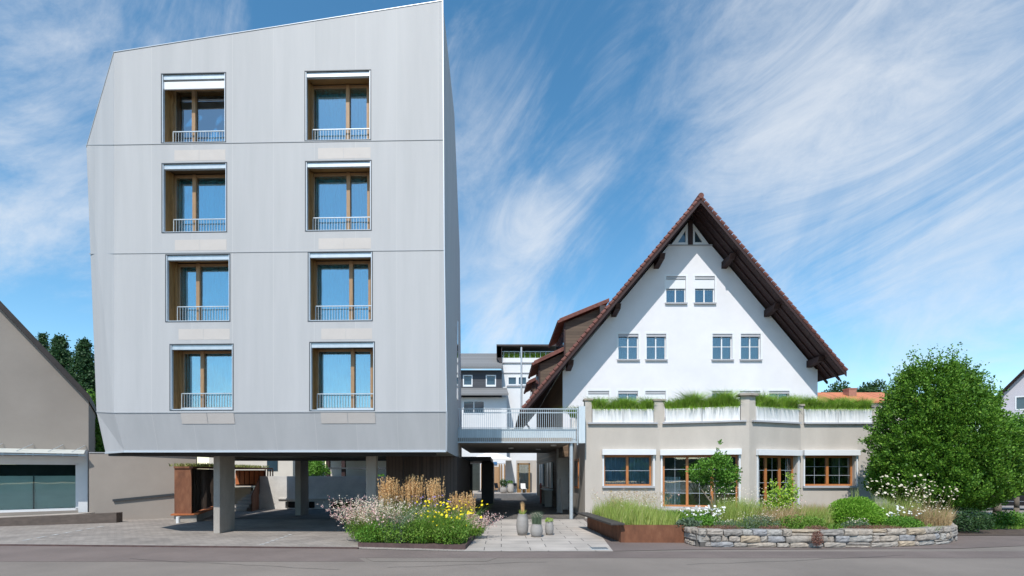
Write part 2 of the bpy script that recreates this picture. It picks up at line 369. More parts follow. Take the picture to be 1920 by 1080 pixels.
def npmesh(name, V, Fq, m, parent=None, origin=None, smooth=False):
    O = ORG[parent.name] if parent is not None else Vector(origin or (0,0,0))
    V = np.asarray(V, dtype=np.float32)-np.array(O, dtype=np.float32)
    k = Fq.shape[1]; me = bpy.data.meshes.new(name)
    me.vertices.add(len(V)); me.vertices.foreach_set('co', V.ravel())
    me.loops.add(Fq.size); me.loops.foreach_set('vertex_index', Fq.ravel().astype(np.int32))
    me.polygons.add(len(Fq)); me.polygons.foreach_set('loop_start', np.arange(0, Fq.size, k, dtype=np.int32))
    me.update(calc_edges=True); me.validate()
    return link_mesh(name, me, m, parent, O, smooth)
def unit(a): return a/np.maximum(np.linalg.norm(a, axis=1, keepdims=True), 1e-9)
def leaves(name, C, size, m, parent, up=0.3, outdir=None, aspect=.55, jitter=.35, droop=None):
    """one diamond leaf per point: folded slightly, random orientation with a bias"""
    n = len(C); C = np.asarray(C)
    d = RNG.normal(size=(n,3)); 
    if outdir is not None: d = unit(d)*.8+unit(outdir)*.9
    d[:,2] += up; d = unit(d); r = unit(np.cross(d, RNG.normal(size=(n,3)))); sz = size*(1+jitter*RNG.uniform(-1,1,(n,1)))
    V = np.stack([C, C+d*sz*.5+r*sz*aspect*.5, C+d*sz, C+d*sz*.5-r*sz*aspect*.5], axis=1).reshape(-1,3)
    o = npmesh(name, V, np.arange(4*n).reshape(n,4), m, parent)
    if name in ('flowers','seed_heads'): o['kind'] = 'stuff'
    return o
def blades(name, B, h, w, m, parent, lean=.3, curve=.35, hj=.3, leanvec=None):
    """tapering bent grass blades from base points B"""
    n = len(B); B = np.asarray(B, dtype=float); H = h*(1+hj*RNG.uniform(-1,1,n))[:,None] if np.isscalar(h) else (np.asarray(h)*(1+hj*RNG.uniform(-1,1,n)))[:,None]
    a = RNG.uniform(0, 2*np.pi, n); D = np.stack([np.cos(a), np.sin(a), np.zeros(n)], 1)*RNG.uniform(.1,1,(n,1))*lean
    if leanvec is not None: D = D+leanvec
    side = unit(np.stack([-np.sin(a+1), np.cos(a+1), np.zeros(n)], 1))*w/2
    up = np.array([0,0,1.])
    p1 = B+up*H*.5+D*H*.35; p2 = B+up*H*(1-.12*lean)+D*H*(1+curve)
    V = np.stack([B-side, B+side, p1+side*.8, p1-side*.8, p2], 1).reshape(-1,3)
    q = np.arange(n)[:,None]*5
    T = np.concatenate([q+np.array([0,1,2]), q+np.array([0,2,3]), q+np.array([3,2,4])], 0)
    return npmesh(name, V, T, m, parent), p2
def heads(name, C, r, m, parent, n=6, tilt=.5, face=None):
    """little round flower heads (flat fans with a raised centre)"""
    k = len(C); C = np.asarray(C); nr = RNG.normal(size=(k,3))*tilt+np.array([0,-.45,.8]) if face is None else RNG.normal(size=(k,3))*tilt+np.array(face); nr = unit(nr)
    a = unit(np.cross(nr, RNG.normal(size=(k,3)))); b = np.cross(nr, a); R = r*(1+.3*RNG.uniform(-1,1,(k,1)))
    vs = [C+nr*R*.3]
    for i in range(2*n):
        t = math.pi*i/n; q = 1.0 if i%2 == 0 else .62
        vs.append(C+(a*math.cos(t)+b*math.sin(t))*R*q)
    V = np.stack(vs, 1).reshape(-1,3); base = np.arange(k)[:,None]*(2*n+1)
    T = np.concatenate([base+np.array([0, 1+i, 1+(i+1)%(2*n)]) for i in range(2*n)], 0)
    o = npmesh(name, V, T, m, parent); o['kind'] = 'stuff'; return o
def ell(n, c, r, shell=.0, zmin=None):
    d = unit(RNG.normal(size=(n,3))); q = RNG.uniform(shell**3, 1, (n,1))**(1/3)
    p = d*q*np.array(r)+np.array(c)
    if zmin is not None: p[:,2] = np.maximum(p[:,2], zmin+RNG.uniform(0,.1,n))
    return p
def disc(n, c, rx, ry, z):
    a = RNG.uniform(0,2*np.pi,n); q = np.sqrt(RNG.uniform(0,1,n)); return np.stack([c[0]+rx*q*np.cos(a), c[1]+ry*q*np.sin(a), np.full(n,z)],1)
def rect(n, x0, x1, y0, y1, z): return np.stack([RNG.uniform(x0,x1,n), RNG.uniform(y0,y1,n), np.full(n,z)],1)
def struct(o): o['kind'] = 'structure'; return o

# ------------------------------------------------------------------ ground
def sheet(name, poly, z, m): 
    mb = MB(); mb.add([(x,y,z) for x,y in poly], [tuple(range(len(poly)))]); return struct(mb.build(name, m))
sheet('ground', [(-400,-60),(400,-60),(400,700),(-400,700)], -.03, M['ground'])
sheet('road', [(-90,-20),(90,-20),(90,14.9),(16.5,14.9),(12.5,14.0),(5,13.8),(3.0,13.55),(-1.0,13.5),(-4.0,14.0),(-14,14.6),(-90,15.0)], 0.0, M['asphalt'])
sheet('road_edge_strip', [(-60,11.9),(-3.2,12.0),(-3.5,12.5),(30,12.45),(30,13.6),(3.0,13.5),(-1.0,13.46),(-4.0,13.95),(-14,14.55),(-60,14.9)], 0.004, M['asphalt_dark'])
sheet('parking_paving', [(-40,15.1),(-14,14.62),(-4.0,14.05),(-1.0,13.52),(-.2,20),(-.2,24),(-5,29),(-40,29)], 0.004, M['pavers'])
sheet('path_slabs', [(-1.0,13.5),(2.95,13.5),(3.35,17.5),(3.62,22.6),(-.3,22.6),(-.6,18)], 0.010, M['slabs'])
sheet('forecourt_asphalt', [(2.95,13.56),(5,13.82),(12.5,14.02),(16.5,14.9),(60,15),(60,21.5),(40,23.6),(3.62,23.6),(3.35,17.5)], 0.006, M['asphalt_dark'])
sheet('passage_paving', [(-12,22.6),(3.9,22.6),(3.9,49.5),(-12,49.5)], 0.012, M['shade_toned_pavers'])
sheet('courtyard_paving', [(-14,49.5),(9,49.5),(9,59.5),(-14,59.5)], 0.0, M['court'])
sheet('side_street', [(20,25.2),(80,25.2),(80,36),(20,36)], 0.012, M['pavers'])
k = MB()
pts = [(-60,14.93),(-14,14.58),(-4.0,14.0),(-3.9,13.95)]
for a, b in zip(pts[:-1], pts[1:]): k.bar((a[0],a[1],.012), (b[0],b[1],.012), .07, .06)
struct(k.build('kerb', M['kerb']))
hl_ = MB(); n = 60  # unseen dark hills behind the camera, added to darken the window reflections
for i in range(n):
    a0, a1 = math.pi*(1+i/n), math.pi*(1+(i+1)/n); h0, h1 = 8+2.5*math.sin(i*.9)+2*math.sin(i*.37), 8+2.5*math.sin((i+1)*.9)+2*math.sin((i+1)*.37)
    hl_.hexa([(95*math.cos(a0),75*math.sin(a0),-.02),(95*math.cos(a1),75*math.sin(a1),-.02),(150*math.cos(a1),130*math.sin(a1),-.02),(150*math.cos(a0),130*math.sin(a0),-.02),
      (100*math.cos(a0),80*math.sin(a0),h0),(100*math.cos(a1),80*math.sin(a1),h1),(140*math.cos(a1),120*math.sin(a1),h1),(140*math.cos(a0),120*math.sin(a0),h0)])
struct(hl_.build('added_unseen_hills', mat('added_dark_hill', (.04,.06,.035), .95, .4, .3)))
sheet('asphalt_patch', [(-.35,12.0),(-.1,12.48),(-3.3,12.46),(-3.0,11.98)], 0.006, M['asphalt'])
cr_ = MB()
for (x0,y0,dx,dy,n_) in ((-9,12.4,.28,-.05,22),(4.2,11.6,.25,.04,26),(-2.5,11.2,.22,.05,18)):
    p_ = Vector((x0,y0,.009))
    for i in range(n_):
        q_ = p_+Vector((dx*random.uniform(.6,1.3), dy+random.uniform(-.06,.06), 0)); nn_ = Vector((0,.008,0)); cr_.add([p_-nn_,q_-nn_,q_+nn_,p_+nn_],[(0,1,2,3)]); p_ = q_
struct(cr_.build('road_crack', mat('crack_tar', (.06,.055,.05), .8, .1)))
# painted parking lines, dashed, heading back under the building
mk = MB()
for (xa, ya, xb, yb) in ((-6.9,14.7,-7.05,17.3),(-14.6,15.6,-15.4,20)):
    for i in range(7):
        t0 = i/7; t1 = (i+.6)/7
        p0 = Vector((xa+(xb-xa)*t0, ya+(yb-ya)*t0, .012)); p1 = Vector((xa+(xb-xa)*t1, ya+(yb-ya)*t1, .012))
        mk.add([p0+Vector((-.06,0,0)), p0+Vector((.06,0,0)), p1+Vector((.06,0,0)), p1+Vector((-.06,0,0))], [(0,1,2,3)])
struct(mk.build('parking_marking', M['mark']))
g = MB(); g.box(X(1105,14.2), X(1136,14.2), 13.78, 14.2, .0, .018)
gr = g.build('drain_grate', M['galv'], None, (2.6,14,0))
g2 = MB()
for i in range(11): xx = X(1105,14.2)+.03+i*.04; g2.box(xx, xx+.018, 13.82, 14.16, .018, .024)
tag(gr, 'small galvanised drain grate set in the front edge of the slab path', 'drain')
g2.build('grate_bars', M['dark_line'], gr)

# ------------------------------------------------------------------ modern building
FM = Frame((X(214,15.85),15.85), (X(833,15.55),15.55))
mod = thing('modern_building', 'tall silver metal-clad building with faceted outline standing on concrete columns', 'building', (-7,20,0))
OPEN = {('l',0):(302,424,138,269),('l',1):(303,426,306,437),('l',2):(310,432,477,604),('l',3):(318,438,645,770),
        ('r',0):(571,696,133,265),('r',1):(572,697,302,434),('r',2):(577,699,472,603),('r',3):(580,703,641,771)}
holes = {}
for kk, (a,b,c,d) in OPEN.items():
    s0, s1 = fs(FM,a), fs(FM,b); holes[kk] = (s0, s1, FM.z(d,s0), FM.z(c,s0))
sR = FM.len
zt0, zt1 = FM.z(97,0), FM.z(0,sR)
zb = FM.z(772, sR)    # lower fold
w = MB()
w.wall(FM, [(0,zb),(sR+.07,zb),(sR,FM.z(470,sR)),(sR-.05,zt1),(0,zt0)], list(holes.values()), .12)
w.build('front_cladding', M['metal_skin'], mod)
# folded facets: left bevel, bottom skirt, right side, back, roof
P = lambda px, py, Y: Vector((X(px,Y), Y, Z(py,Y)))
A_t = FM.pt(0, zt0); A_b = FM.pt(0, zb)
B_t = FM.pt(sR-.05, zt1); B_b = FM.pt(sR+.07, zb); B_m = FM.pt(sR, FM.z(470,sR))
L_m = P(162,276,17.4); L_b = P(181,772,17.4); L_bb = P(198,843,17.3)
zb2 = Z(846,15.9)
A_bb = Vector((FM.pt(.1,0).x, 16.15, zb2)); B_bb = Vector((X(837,15.9), 15.85, zb2))
L_bb.z = zb2
S1 = P(852,215,19.1); S2 = P(862,470,23.4); S3 = P(866,860,26.5); S3.z = zb2
BL = Vector((-12.7, 26.5, zb2)); BLt = Vector((-12.9, 25.8, 11.5)); 
w = MB()
w.add([A_t, A_b, L_b, L_m], [(0,3,1),(3,2,1)])
w.build('left_facet', M['metal_skin'], mod)
w = MB(); w.add([A_b, B_b, B_bb, A_bb, L_b, L_bb], [(0,1,2,3),(4,0,3,5)]); w.build('lower_skirt', M['metal_skin'], mod)
w = MB(); w.add([B_t, B_m, B_b, B_bb, S3, S2, S1], [(0,1,2,3,4,5,6)]); w.build('side_cladding', M['metal_skin'], mod)
w = MB(); w.add([A_t,B_t,S1,S2,BLt,L_m,BL,S3,L_b,L_bb], [(0,1,2,5),(2,3,4,5),(3,7,6,4),(5,4,6,9,8)]); w.build('roof_and_rear', M['metal_skin'], mod)
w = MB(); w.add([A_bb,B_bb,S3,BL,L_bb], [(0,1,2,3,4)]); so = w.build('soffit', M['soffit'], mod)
w = MB()
for yy in (17.2, 24.4): w.box(-13.2, -2.2, yy, yy+.35, zb2-.11, zb2-.01)
for xx in (-11.3,-7.6,-3.9): w.box(xx, xx+.05, 16.3, 26.2, zb2-.03, zb2-.012)
w.split('soffit_beam', M['darkpanel'], mod)
# horizontal seams and edge trims
w = MB()
def seam(py0, py1):
    a = FM.pt(0, FM.z(py0,0), .004); b = FM.pt(sR, FM.z(py1,sR), .004); w.bar(a, b, .02, .022)
for (l, a, r) in ((272,271.5,262),(476,475.5,469)):
    w.bar(FM.pt(0,FM.z(a,0),.004), FM.pt(sR,FM.z(r,sR),.004), .02, .018)
    px = 163 if l < 300 else 168
    w.bar(P(px,l,17.39)+Vector((0,-.01,0)), FM.pt(0,FM.z(a,0),.004), .02, .018)
w.bar(FM.pt(0,zb+.01,.006), FM.pt(sR+.07,zb+.01,.006), .02, .03); w.bar(L_b, FM.pt(0,zb+.01,.006), .02, .03)
w.build('seam', mat('seam_grey', (.38,.39,.40), .6, .05), mod)
w = MB(); w.bar(A_t+Vector((0,-.005,-.015)), B_t+Vector((0,-.005,-.015)), .02, .02); w.bar(B_t, B_m, .03,.03); w.bar(B_m, B_b, .03,.03); w.bar(A_t, L_m, .03, .03)
w.bar(B_b, B_bb, .05,.05); w.bar(A_bb, B_bb, .05, .06); w.bar(L_bb, A_bb, .05, .06)
w.build('edge_trim', M['trim'], mod)

def modern_window(key):
    col, row = key; a, b, c, d = OPEN[key]; s0, s1, z0, z1 = holes[key]; D = -.48
    fr = MB(); 
    if col == 'l': bl, mu, brr = fs(FM,a+24,D), fs(FM,a+63,D), fs(FM,b+8,D)
    else: bl, mu, brr = fs(FM,a+14,D), fs(FM,a+82,D), fs(FM,b-5,D)
    bl = max(bl, s0+.03) if False else bl
    zt = z1-.12; zl = z0+.06
    fr.fbox(FM, bl-.08, bl+.06, zl, zt, D-.06, D+.04); fr.fbox(FM, brr-.05, brr+.08, zl, zt, D-.06, D+.04)
    fr.fbox(FM, mu-.055, mu+.055, zl, zt, D-.05, D+.06)
    for (p,q) in ((bl+.06,mu-.055),(mu+.055,brr-.05)):
        fr.fbox(FM, p, q, zt-.07, zt, D-.06, D+.03); fr.fbox(FM, p, q, zl, zl+.1, D-.06, D+.03)
    win = fr.build('window', M['wood_frame'], mod)
    for (p,q) in ((bl+.06,mu-.055),(mu+.055,brr-.05)):
        g = MB(); g.fbox(FM, p, q, zl+.1, zt-.07, D-.03, D-.02); g.build('pane', M['glass_teal'], win)
        # curtain: corrugated sheet
        c = MB(); n = 26; vs = []
        for i in range(n+1):
            t = p+(q-p)*i/n; dd = D-.14+.035*math.sin(i*1.9+row)+.02*math.sin(i*.7)
            vs += [FM.pt(t, zl, dd), FM.pt(t, zt, dd)]
        c.add(vs, [(2*i,2*i+2,2*i+3,2*i+1) for i in range(n)]); 
        if not (row == 0 and col == 'l' and p > mu): c.build('curtain', M['curtain'], win)
    lin = MB()
    lin.hexa([FM.pt(s0-.03,z0,-.08),FM.pt(s0+.035,z0,-.08),FM.pt(bl,z0,D),FM.pt(bl-.08,z0,D),FM.pt(s0-.03,z1,-.08),FM.pt(s0+.035,z1,-.08),FM.pt(bl,z1,D),FM.pt(bl-.08,z1,D)])
    lin.hexa([FM.pt(s1-.035,z0,-.08),FM.pt(s1+.03,z0,-.08),FM.pt(brr+.08,z0,D),FM.pt(brr,z0,D),FM.pt(s1-.035,z1,-.08),FM.pt(s1+.03,z1,-.08),FM.pt(brr+.08,z1,D),FM.pt(brr,z1,D)])
    lin.fbox(FM, (s0+bl)/2-.01+.02, s0+.09+(bl-s0)*.5, z0+.02, z1-.14, -.42, -.34)   # upright batten on the jamb
    lin.split('jamb_lining', M['wood_goldv'], win)
    lt = MB(); lt.hexa([FM.pt(s0,z1-.08,-.12),FM.pt(s1,z1-.08,-.12),FM.pt(brr,z1-.08,D),FM.pt(bl,z1-.08,D),FM.pt(s0,z1,-.12),FM.pt(s1,z1,-.12),FM.pt(brr,z1,D),FM.pt(bl,z1,D)])
    lt.build('lintel_lining', M['wood_gold'], win)
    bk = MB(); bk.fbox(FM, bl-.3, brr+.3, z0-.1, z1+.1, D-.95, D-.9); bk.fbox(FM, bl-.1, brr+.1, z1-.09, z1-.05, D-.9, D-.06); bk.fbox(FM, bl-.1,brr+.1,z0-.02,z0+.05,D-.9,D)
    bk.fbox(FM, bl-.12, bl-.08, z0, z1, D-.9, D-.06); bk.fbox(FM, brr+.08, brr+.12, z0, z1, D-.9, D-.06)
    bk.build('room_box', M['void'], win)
    tr = MB()
    for e, (p,q,u,v) in enumerate(((s0-.0,s0+.028,z0,z1),(s1-.028,s1,z0,z1),(s0,s1,z1-.025,z1),(s0,s1,z0,z0+.022))): tr.fbox(FM, p, q, u, v, -.07, .008+.001*e)
    tr.build('outer_frame', M['dark_line'], win)
    ti = MB(); ti.fbox(FM, s0+.03, s0+.055, z0+.03, z1-.03, -.09, .0); ti.fbox(FM, s1-.055, s1-.03, z0+.03, z1-.03, -.09, .0)
    ti.fbox(FM, s0+.03, s1-.03, z0+.024, z0+.05, D+.05, -.02)
    ti.build('inner_frame', M['trim'], win)
    bb = MB(); bb.fbox(FM, s0+.056, s1-.056, z1-.17, z1-.028, -.12, -.03); bb.build('blind_box', M['galv'], win)
    if key == ('l',0):
        sh = MB(); sh.fbox(FM, s0+.056, s1-.056, z1-.45, z1-.225, -.09, -.05); sh.build('lowered_blind', M['white_metal'], win)
    ra = MB(); r0, r1 = (fs(FM,a+23,-.35), s1-.06) if col == 'l' else (fs(FM,a+15,-.35), s1-.06)
    rz = z0+.58
    ra.fbox(FM, r0, r1, rz-.015, rz+.012, -.36, -.33)
    n = int((r1-r0)/.085)
    for i in range(n+1):
        t = r0+(r1-r0)*i/n; wd = .012 if i in (0,n) else .0045
        ra.fbox(FM, t-wd, t+wd, z0+.05, rz-.015, -.352, -.338)
    if row == 3: ra.fbox(FM, r0, r1, z0+.05, z0+.13, -.37, -.3)
    ra.build('railing', M['galv'], win)
    # pale panels under the window
    pn = MB(); q0, q1 = s0+.42, s1-.02; zz1 = z0-.22 if row < 3 else z0-.05; zz0 = zz1-.33
    pn.fbox(FM, q0, (q0+q1)/2-.03, zz0, zz1, 0, .003); pn.fbox(FM, (q0+q1)/2-.02, q1, zz0, zz1, 0, .003)
    if row < 3: pn.split('vent_panel', M['mesh_light'], mod)
for kk in OPEN: modern_window(kk)
# vent panels of the lowest row sit on the sloping skirt
for key in (('l',3),('r',3)):
    s0, s1, z0, z1 = holes[key]; q0, q1 = s0+.35, s1-.0; pn = MB()
    def sk(t, z): 
        f = (zb-z)/(zb-zb2); p = FM.pt(t, z, 0); return Vector((p.x, p.y+f*.3-.012, z))
    for (u,v) in ((q0,(q0+q1)/2-.02),((q0+q1)/2+.0,q1)): pn.add([sk(u,zb-.34),sk(v,zb-.34),sk(v,zb-.02),sk(u,zb-.02)], [(0,1,2,3)])
    pn.split('vent_panel', M['mesh_light'], mod)
# small tilted flap on the side face
w = MB(); sx = X(853,21.2)
w.box(sx+.0, sx+.05, 21.0, 22.2, 5.2, 8.6); w.build('side_window', M['far_glass'], mod)
# columns
for (px0, px1, Yc, dd) in ((400,412,17.45,1.0),(553,564,24.6,1.0),(686,705,17.6,.28),(690,700,25.0,.6)):
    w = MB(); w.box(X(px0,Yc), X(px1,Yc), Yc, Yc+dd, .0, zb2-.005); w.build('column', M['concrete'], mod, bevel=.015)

# timber clad volume beneath, and passage door beyond
an = thing('timber_clad_core', 'dark brown timber-clad ground floor block under the silver building beside the passage', 'building', (-3.5,24,0))
w = MB(); w.box(X(724,21), X(857,21), 21, 30, 0, zb2-.006); w.build('wall', M['darkwood'], an)
w = MB(); 
for px in (757,791,826): w.box(X(px,20.99)-.01, X(px,20.99)+.01, 20.985, 21, .02, zb2-.02)
w.split('panel_joint', M['darkpanel'], an)
po = thing('passage_porch', 'dark framed glass door porch on the left side of the passage', 'porch', (-1.6,33,0))
w = MB()
w.box(X(857,26), X(860,26), 25.9, 26.2, 0, 2.95); w.box(X(903,34),X(925,34),33.8,38.5,0,2.75); w.box(-2.7,-.62,30.01,38.4,2.76,3.0)
w.build('frame', M['darkpanel'], po)
w = MB(); w.box(X(872,33),X(886,33),33,33.06,.05,2.6); w.build('door', M['darkpanel'], po)
w = MB(); w.box(X(863,33),X(871,33),33,33.03,.05,2.6); w.build('side_light', M['glass_clear'], po)
w = MB(); w.box(-3.2,-2.6,30.01,38,0,2.75); w.build('side_wall', M['stucco_grey'], po)

# ------------------------------------------------------------------ left neighbour house
_e = Vector((X(166,22.6),22.6)); _t = math.radians(36); FN = Frame(_e-Vector((math.cos(_t),math.sin(_t)))*9.0, _e)
nb = thing('neighbour_house', 'grey-brown rendered house with steep dark verge and shop window at the left edge', 'house', (-22,24,0))
sE = FN.len; zE = FN.z(752,sE)+.0
_s0 = fs(FN,0); rise = (FN.z(578,_s0)-zE)/(sE-_s0)
sApex = sE-4.5
w = MB(); hs = (fs(FN,-60), fs(FN,147), FN.z(957,sE-.6), FN.z(868,sE-1.5))
w.wall(FN, [(0,0),(sE,0),(sE,zE),(sApex,zE+4.5*rise),(0,zE)], [hs], .35)
w.fbox(FN, sE-.25, sE-.001, 0, zE-.01, -9, -.36); w.build('wall', M['stucco_grey'], nb)
w = MB()
def slopeslab(x0,z0,x1,z1,y0,y1,t): w.hexa([(x0,y0,z0),(x1,y0,z1),(x1,y1,z1),(x0,y1,z0),(x0,y0,z0+t),(x1,y0,z1+t),(x1,y1,z1+t),(x0,y1,z0+t)])
zA = zE+4.5*rise
def rs_(s0,z0,s1,z1,t):
    w.hexa([FN.pt(s0,z0,.3),FN.pt(s1,z1,.3),FN.pt(s1,z1,-9),FN.pt(s0,z0,-9),FN.pt(s0,z0+t,.3),FN.pt(s1,z1+t,.3),FN.pt(s1,z1+t,-9),FN.pt(s0,z0+t,-9)])
rs_(sApex,zA,sE+.06,zE-.07,.3); rs_(sApex-4.6,zE-.1,sApex,zA,.3)
w.build('roof', mat('dark_verge', (.035,.028,.026), .7, .3), nb)
w = MB(); a0,a1,b0,b1 = hs
for (p,q,u,v) in ((a0,a0+.1,b0,b1),(a1-.1,a1,b0,b1),(a0,a1,b1-.07,b1),(a0,a1,b0,b0+.1)): w.fbox(FN,p,q,u,v,-.15,-.05)
w.fbox(FN, a1+.0, sE-.03, b0-.1, FN.z(846,sE), 0.002, .06)
w.fbox(FN, a0, a1+.0, b1+.0, b1+.12, .002, .03)
sw = w.build('shop_window', M['white_metal'], nb)
w = MB(); w.fbox(FN, a0+.1, a1-.1, b0+.1, b1-.07, -.12, -.11); w.build('pane', M['glass_shop'], sw)
w = MB(); 
for px in (62,): w.fbox(FN, fs(FN,px)-.02, fs(FN,px)+.02, b0+.1, b1-.5, -.17, -.13)
w.build('mullion', M['dark_line'], sw)
w = MB(); w.fbox(FN, a0+.1, a1-.1, b0+.1, b1-.55, -.2, -.19); w.build('frosted_panel', mat('frosted_back', (.66,.72,.67), .6,.1,1,stretch=(1,1,3)), sw)
w = MB(); w.fbox(FN, a0, a1-.1, b1-.56, b1-.07, -.9, -.6); w.fbox(FN, a0,a1+.3,b1,b1+.1,-1.9,-.2); w.build('dark_pelmet', M['void'], sw)
# glass canopy above shop window
cp = MB(); zc = FN.z(850,sE)
for px in (-50,5,62,118,160):
    s_ = fs(FN,px); cp.bar(FN.pt(s_,zc+.12,.0), FN.pt(s_-.1,zc-.1,1.05), .04, .06); cp.fbox(FN, s_-.03, s_+.03, zc-.25, zc+.15, 0, .05)
    cp.bar(FN.pt(s_,zc+.35,.02), FN.pt(s_-.4,zc+.02,.9), .02, .02)
cp.fbox(FN, 1.0, sE-.05, zc-.14, zc-.09, 1.0, 1.06)
can = cp.build('canopy', M['galv'], nb)
w = MB(); w.hexa([FN.pt(0,zc+.13,.02),FN.pt(sE-.1,zc+.13,.02),FN.pt(sE-.1,zc-.06,1.1),FN.pt(0,zc-.06,1.1),FN.pt(0,zc+.15,.02),FN.pt(sE-.1,zc+.15,.02),FN.pt(sE-.1,zc-.04,1.1),FN.pt(0,zc-.04,1.1)])
w.build('canopy_glass', mat('frosted_canopy', (.62,.64,.6), .3, .05), can)
w = MB(); w.fbox(FN, 0, sE-.06, zc-.36, zc-.15, .003, .1); w.build('fascia', M['white_metal'], nb)

lw = MB(); lw.hexa([(-24,17.8,0),(X(220,21.2),21.15,0),(X(220,21.2),21.5,0),(-24,18.15,0),(-24,17.8,.2),(X(220,21.2),21.15,.42),(X(220,21.2),21.5,.42),(-24,18.15,.2)])
tag(lw.build('ramp_wall', mat('ramp_timber', (.11,.085,.07), .8, .25, 2, stretch=(.6,4,4)), None, (-20,20.5,0), bevel=.01), 'low brown wall of the ramp running along the shop window', 'wall')
sh_ = MB(); sh_.hexa([(-24,18.15,.0),(X(175,22),20.9,.0),(X(175,22),22.5,.0),(-24,19.0,.0),(-24,18.15,.19),(X(175,22),20.9,.36),(X(175,22),22.5,.36),(-24,19.0,.19)])
struct(sh_.build('ramp_paving', M['slabs']))
FB = Frame((X(167,22.0),22.0), (X(368,23.6),23.6))
bw = thing('boundary_wall', 'tall grey-brown rendered boundary wall between the shop and the rusty steel shelter', 'wall', (-16,22.5,0))
w = MB(); w.fbox(FB, 0, FB.len, 0, FB.z(849,0), -.3, 0); w.build('wall', M['stucco_grey'], bw)
w = MB(); w.bar(FB.pt(fs(FB,212),FB.z(938,1.1),.06), FB.pt(fs(FB,327),FB.z(926.5,3.6),.06), .05, .1); w.build('handrail', M['darkpanel'], bw)
w = MB(); w.fbox(FB, 0, FB.len, FB.z(849,0), FB.z(849,0)+.03, -.33, .03); w.build('coping', M['sill'], bw)
w = MB(); q0 = fs(FB,226); w.cyl(FB.pt(q0,FB.z(844,q0),.1), FB.pt(FB.len,FB.z(856,FB.len)+.12,.1), .05, n=10)
for t in (.05,.5,.95): q = q0+(FB.len-q0)*t; w.bar(FB.pt(q,FB.z(849,0)+.02,.0), FB.pt(q,FB.z(849,0)+.1,.09), .03, .03)
w.build('top_rail', M['white_metal'], bw)

# corten shelter left
cs = thing('corten_shelter', 'rust-coloured steel bin shelter with planted roof beside the boundary wall', 'shelter', (-13,23.5,0))
yA = 21.4; x0, x1 = X(327,yA), X(359,yA)
w = MB(); w.box(x0, x1, yA, yA+.05, .36, Z(878,yA)); w.box(x0, x0+.05, yA+.05, 22.9, .36, Z(878,yA)); w.build('side_panel', M['rust'], cs)
w = MB(); zt = Z(878,yA)
w.add([(x0,yA-.05,zt),(x1+.1,yA-.05,zt),(X(512,30),30,zt),(X(440,30),30,zt),(x0,yA-.05,zt+.08),(x1+.1,yA-.05,zt+.08),(X(512,30),30,zt+.08),(X(440,30),30,zt+.08)],[(0,3,2,1),(4,5,6,7),(0,1,5,4),(1,2,6,5),(2,3,7,6),(3,0,4,7)])
w.build('roof', M['rust'], cs)
FS = Frame((x1+.02,yA+.1), (X(402,26),26))
w = MB()
for i in range(16): s_ = .15+i*(FS.len-.2)/16; w.fbox(FS, s_, s_+.12, .4, zt-.02, -.06, 0)
w.split('slat', mat('dark_slats', (.05,.035,.025), .8,.3), cs)
w = MB(); w.fbox(FS, -.0, FS.len, .0, .30, -.7, .12); w.build('plinth', M['concrete'], cs)
w = MB(); w.fbox(FS, -.1, FS.len, .30, .36, -.8, .2); w.build('base_plate', M['rust_or'], cs)
FS2 = Frame((X(440,29.9),29.9),(X(512,29.9),29.9)); w = MB()
for i in range(6): s_ = i*FS2.len*.75/6; w.fbox(FS2, s_+.04, s_+.27, FS2.z(908), zt-.08, -.05, 0)
w.build('orange_panel', M['rust_or'], cs)
w = MB(); w.fbox(FS2, 0, FS2.len*.77, FS2.z(911), zt-.05, -.12, -.08)
for i in range(4): s_ = FS2.len*(.78+i*.065); w.fbox(FS2, s_, s_+.05, FS2.z(893), zt-.01, -.06, 0)
w.build('dark_frame', M['rust'], cs)
B = np.concatenate([np.stack([X(345,21.5)+t*(X(475,30)-X(345,21.5))+RNG.uniform(-.6,.9,60), np.full(60,21.5+t*8.5), np.full(60,zt+.08)],1) for t in np.linspace(0,1,26)])
blades('sedum_roof', B, .16, .03, M['sedum_green'], cs, lean=.8)
b = MB(); b.cyl((X(334,21.0),21.0,0),(X(334,21.0),21.0,.27),.075); tag(b.build('bollard', M['stucco_far'], None, (X(334,21.0),21.0,0)), 'short white bollard at the foot of the rusty shelter', 'bollard')

# retaining wall + stair behind the columns
FR = Frame((X(487,28.9),28.9), (X(726,28.9),28.9))
rw = thing('retaining_wall', 'long cast concrete wall behind the columns, left end bright in the sun', 'wall', (-10,29,0))
w = MB(); zr = FR.z(893); zo0, zo1 = FR.z(953), FR.z(940.5)
hl = [(fs(FR,535),fs(FR,553),zo0,zo1),(fs(FR,575),fs(FR,590),zo0,zo1),(fs(FR,620),fs(FR,668),zo0,zo1)]
w.wall(FR, [(0,0),(FR.len,0),(FR.len,zr),(0,zr)], hl, .4); w.build('wall', M['concrete_wall'], rw)
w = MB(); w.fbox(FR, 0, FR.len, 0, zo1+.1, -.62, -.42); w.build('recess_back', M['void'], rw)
w = MB(); w.fbox(FR, fs(FR,522), FR.len, FR.z(936), FR.z(934), 0.003, .09); w.build('ledge', M['concrete_wall'], rw)
st = thing('garden_stair', 'short flight of concrete steps with rusty side cheek behind the first column', 'stairs', (X(455,28),28,0))
w = MB()
for i in range(7): w.box(X(441,28)+.12*i*.6, X(473,28), 27.4+.3*i, 29.6+.3*i, .17*i+.001*i, .17*(i+1))
w.split('step', M['steps'], st, bevel=.015)
w = MB(); xs0 = X(473,27.2)
